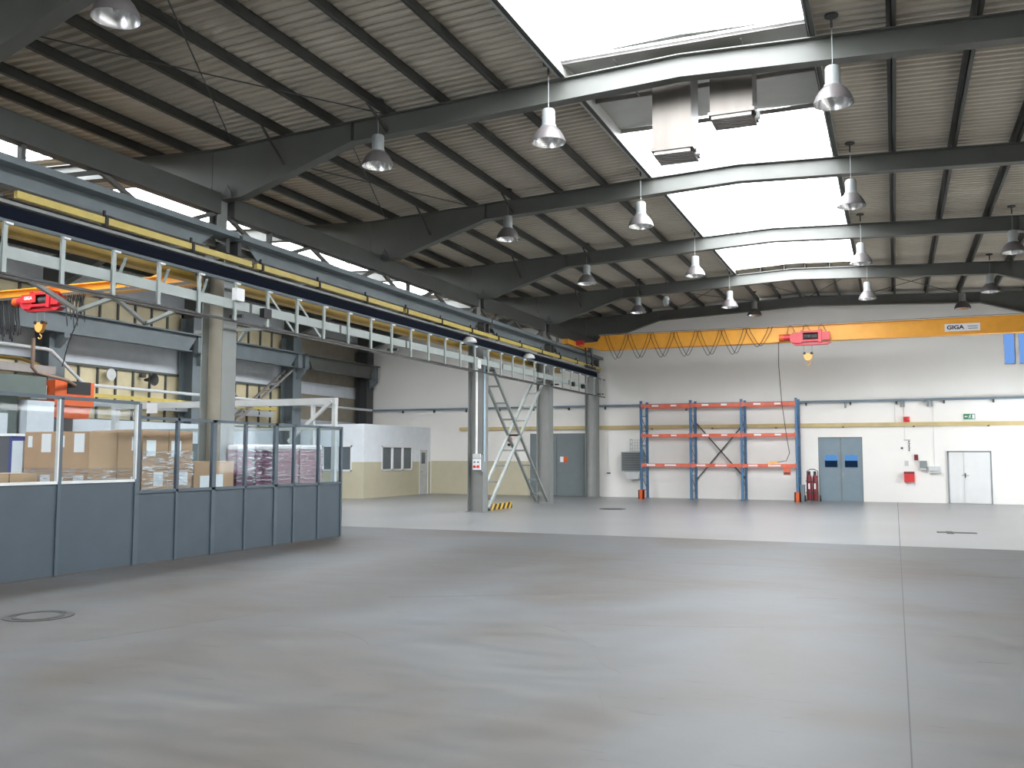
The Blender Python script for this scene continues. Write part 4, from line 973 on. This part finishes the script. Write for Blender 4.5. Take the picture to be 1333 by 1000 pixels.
r = thing('cable_bundle', 'tangle of dark hanging festoon cables beside the aisle hoist', 'cable', (-12.6, YA, 5))
for k in range(9):
    x = -16.75+.06*k; dd = .45+.35*random.random()
    pts = [(x, YA-.35, 5.28)]+[(x+.10*math.sin(PI*t/8), YA-.35+.04*k % .1, 5.28-dd*math.sin(PI*t/8)) for t in range(1, 8)]+[(x+.12, YA-.35, 5.28)]
    MB().tube(pts, .012, 5).build('loop', 'black', r)
MB().tube([(-16.3, YA-.35, 5.2), (-16.35, YA-.35, 4.7), (-16.6, YA-.35, 4.2), (-16.75, YA-.35, 3.7)], .012, 5).build('drop_cable', 'black', r)
r = thing('cable_bundle', 'dark mass of bunched crane cables at the left picture edge', 'cable', (-15.2, YA, 5))
for k in range(16):
    x = -19.0+.045*k; dd = .5+.5*random.random()
    pts = [(x+.14*math.sin(PI*t/8), YA-.32+.02*(k % 4), 5.3-dd*math.sin(PI*t/8)) for t in range(9)]
    MB().tube(pts, .02, 5).build('loop', 'black', r)
# orange heater on the outer wall
r = thing('unit_heater', 'orange unit heater with black grille high on the outer aisle wall', 'heater', (-22.4, 19.9, 3.1))
MB().box(-22.9, -22.05, 19.2, 20.6, 3.2, 3.92).build('casing', 'orange', r, bevel=.01)
MB().box(-22.05, -22.03, 19.62, 20.45, 3.55, 3.92).build('grille', 'black', r)
MB().prism([(-22.9, 3.2), (-22.1, 3.2), (-22.2, 2.85), (-22.8, 2.85)], 'y', 19.3, 20.55).build('air_outlet', 'orange', r)
MB().box(-24.3, -22.9, 19.4, 19.46, 3.3, 3.36).box(-24.3, -22.9, 20.34, 20.4, 3.3, 3.36).build('bracket', 'darksteel', r)
MB().box(-22.6, -22.3, 18.85, 19.15, 3.35, 3.75).build('control_box', 'lightbox', r)
# pipes on the outer wall
tag(MB().tube([(-23.3, 12, 4.93), (-23.3, 19.9, 4.93), (-23.3, 20.1, 4.9), (-23.3, 21.3, 4.02), (-23.3, 21.5, 3.97), (-23.3, 38.5, 3.97)], .055, 8).build('wall_pipe', 'silverpipe', smooth=True), 'pale pipe stepping down along the outer aisle wall', 'pipe')
tag(MB().tube([(-23.9, 12, 4.62), (-23.9, 19.6, 4.62), (-23.9, 20.2, 4.5)], .05, 8).build('wall_pipe', 'trackyellow', smooth=True), 'short mustard pipe under the pale pipe near the left edge', 'pipe')
tag(MB().box(-24.0, -23.92, 21.0, 31.9, 3.66, 3.78).build('conductor_rail', 'railyellow'), 'yellow rail low on the outer aisle wall beyond the orange heater', 'rail')
tag(MB().tube([(-21.6, 18.05, 4.95), (-21.6, 18.05, 4.15), (-21.6, 18.2, 4.02), (-21.6, 18.5, 3.98), (-21.8, 19.4, 3.9), (-22.06, 19.9, 3.8)], .05, 8).build('gas_pipe', 'brass', smooth=True), 'brown bent pipe leading into the orange heater', 'pipe')
r = thing('wall_trunking', 'pale trunking with dark clips below the yellow rail on the outer wall', 'trunking', (-24.1, 21, 3.4))
MB().box(-24.2, -24.05, 21.0, 31.9, 3.38, 3.62).build('channel', 'wallpale', r)
for k in range(11): MB().box(-24.05, -24.03, 21.4+.95*k, 21.46+.95*k, 3.44, 3.56).build('clip', 'darksteel', r)
# horn and clock on the wall
r = thing('horn_speaker', 'dark horn speaker on the outer wall between crane beam and pipe', 'speaker', (-23.9, 24.8, 4.3))
MB().lathe([(.05, 0), (.07, .15), (.17, .35), (.22, .42)], (-24.3, 24.9, 4.42), 16, 'x').build('horn', 'darksteel', r, smooth=True); MB().box(-24.38, -24.25, 24.7, 24.9, 4.5, 4.62).build('mount', 'darksteel', r)
tag(MB().lathe([(0, 0), (.2, 0), (.2, -.05), (0, -.06)], (-24.2, 23.3, 4.48), 20, 'x').build('wall_disc', 'lightbox', smooth=True), 'round pale wall disc left of the horn speaker', 'disc')
# clad block by the left edge
r = thing('clad_cabin', 'green-grey clad cabin with a projecting ledge at the left edge', 'cabin', (-21.5, 15.5, 0))
MB().box(-23.3, -20.2, 12.2, 16.5, 0, 3.28).build('body', 'greengrey', r)
MB().box(-23.2, -20.0, 12.0, 17.15, 3.28, 3.76).build('fascia', 'greengrey', r)
MB().box(-20.2, -20.15, 15.0, 16.2, 1.0, 2.8).build('door_panel', 'wallpale', r)
tag(MB().box(-23.55, -23.2, 12, 20.2, 4.18, 4.42).build('crane_track', 'darkmetal'), 'dark steel beam along the outer wall near the left edge', 'beam')
tag(MB().box(-24.3, -23.2, 20.9, 26.4, 2.2, 2.9).build('storage_shelf', 'wallpale'), 'long pale covered shelf along the outer wall behind the cartons', 'shelf')
tag(MB().box(-20.8, -20.0, 16.62, 17.42, 0, 3.15).build('tall_cupboard', 'wallpale'), 'tall pale blue cupboard behind the first glass panes', 'cupboard')
# ladder brace on the outer wall
r = thing('ladder_brace', 'diagonal ladder-like brace climbing the outer aisle wall', 'bracing', (-23.6, 30, 0))
for x in (-23.98, -23.6): MB().bar((x, 27.3, 2.0), (x, 32.5, 5.4), .07, .09, up=(1, 0, 0)).build('stringer', 'darkmetal', r)
for k in range(9): t = (k+.5)/9; MB().box(-23.98, -23.6, 27.3+5.2*t-.02, 27.3+5.2*t+.02, 2+3.4*t-.02, 2+3.4*t+.02).build('rung', 'darkmetal', r)
r = thing('ladder_brace', 'short stub of ladder brace right of the broad outer column', 'bracing', (-23.6, 27, 0))
for x in (-24.1, -23.6): MB().bar((x, 27.15, 5.3), (x, 29.2, 3.9), .07, .09, up=(1, 0, 0)).build('stringer', 'darkmetal', r)

# ---------------------------------------------------------------- floor fittings
def manhole(x, y, rr, label):
    r = thing('manhole_cover', label, 'manhole cover', (x, y, 0))
    MB().lathe([(rr, 0), (rr, .006), (rr*.80, .006), (rr*.80, .001)], (x, y, 0), 40).build('ring', 'iron', r)
    MB().lathe([(rr*.74, .001), (rr*.74, .007), (rr*.66, .007), (rr*.66, .001)], (x, y, 0), 40).build('ring', 'iron', r)
    MB().lathe([(rr*.62, .001), (rr*.62, .006), (0, .007)], (x, y, 0), 40).build('lid', 'floor1', r)
manhole(-8.72, 7.5, .36, 'round manhole cover in the grey floor near the partition')
manhole(-8.85, 30.2, .45, 'round manhole cover in the pale floor before the rack')
g = MB().box(.85, 1.70, 23.85, 24.25, 0, .004); g.box(1.05, 1.2, 23.6, 24.4, 0, .005)
tag(g.build('floor_drain', 'iron'), 'worn metal floor drain in the pale floor before the white door', 'drain')
tag(MB().box(-14, 14, 50, 50.3, -.3, 1.58).build('boundary_wall', mat('outdoor_dark_wall', (.17, .19, .2), .8)), 'dark low boundary wall outside, seen through the panes of the double door', 'wall')
struct('floor', MB().box(-40, 40, YW+.35, 60, -.3, -.02), mat('yard_ground', (.10, .10, .095), .8))
# drag marks and scratches on the near floor
g = MB(); rnd = random.Random(3)
def mark(x, y, L_, a, wd=.012, bend=0.):
    pts = []
    for i_ in range(9):
        t = i_/8; aa = a+bend*t; pts.append((x, y)); x += L_/8*math.cos(aa); y += L_/8*math.sin(aa)
    for (a0, b0), (a1, b1) in zip(pts[:-1], pts[1:]): g.bar((a0, b0, .0004), (a1, b1, .0004), wd, .0008)
for (x, y, L_, a, b_) in ((-7.2, 6.6, 2.6, 1.25, .1), (-4.6, 7.6, 1.6, 2.3, 1.3), (-1.9, 6.2, .5, 1.8, .3), (-2.1, 7.4, .7, 2.4, -.5), (-3.4, 9.3, 2.2, .25, .1), (-5.9, 10.2, 2.8, .5, .05), (.6, 9.0, .25, .1, 0), (-1.2, 12.2, .5, .15, 0), (-2.6, 8.3, 1.2, 2.2, .3)): mark(x, y, L_, a, .01, b_)
o_ = g.build('floor_scratches', mat('scratch_grey', (.055, .053, .05), .7)); tag(o_, 'thin dark scratches and drag marks across the grey floor', 'floor marks', kind='stuff')
for o in bpy.data.objects:
    if '_o' in o: del o['_o']
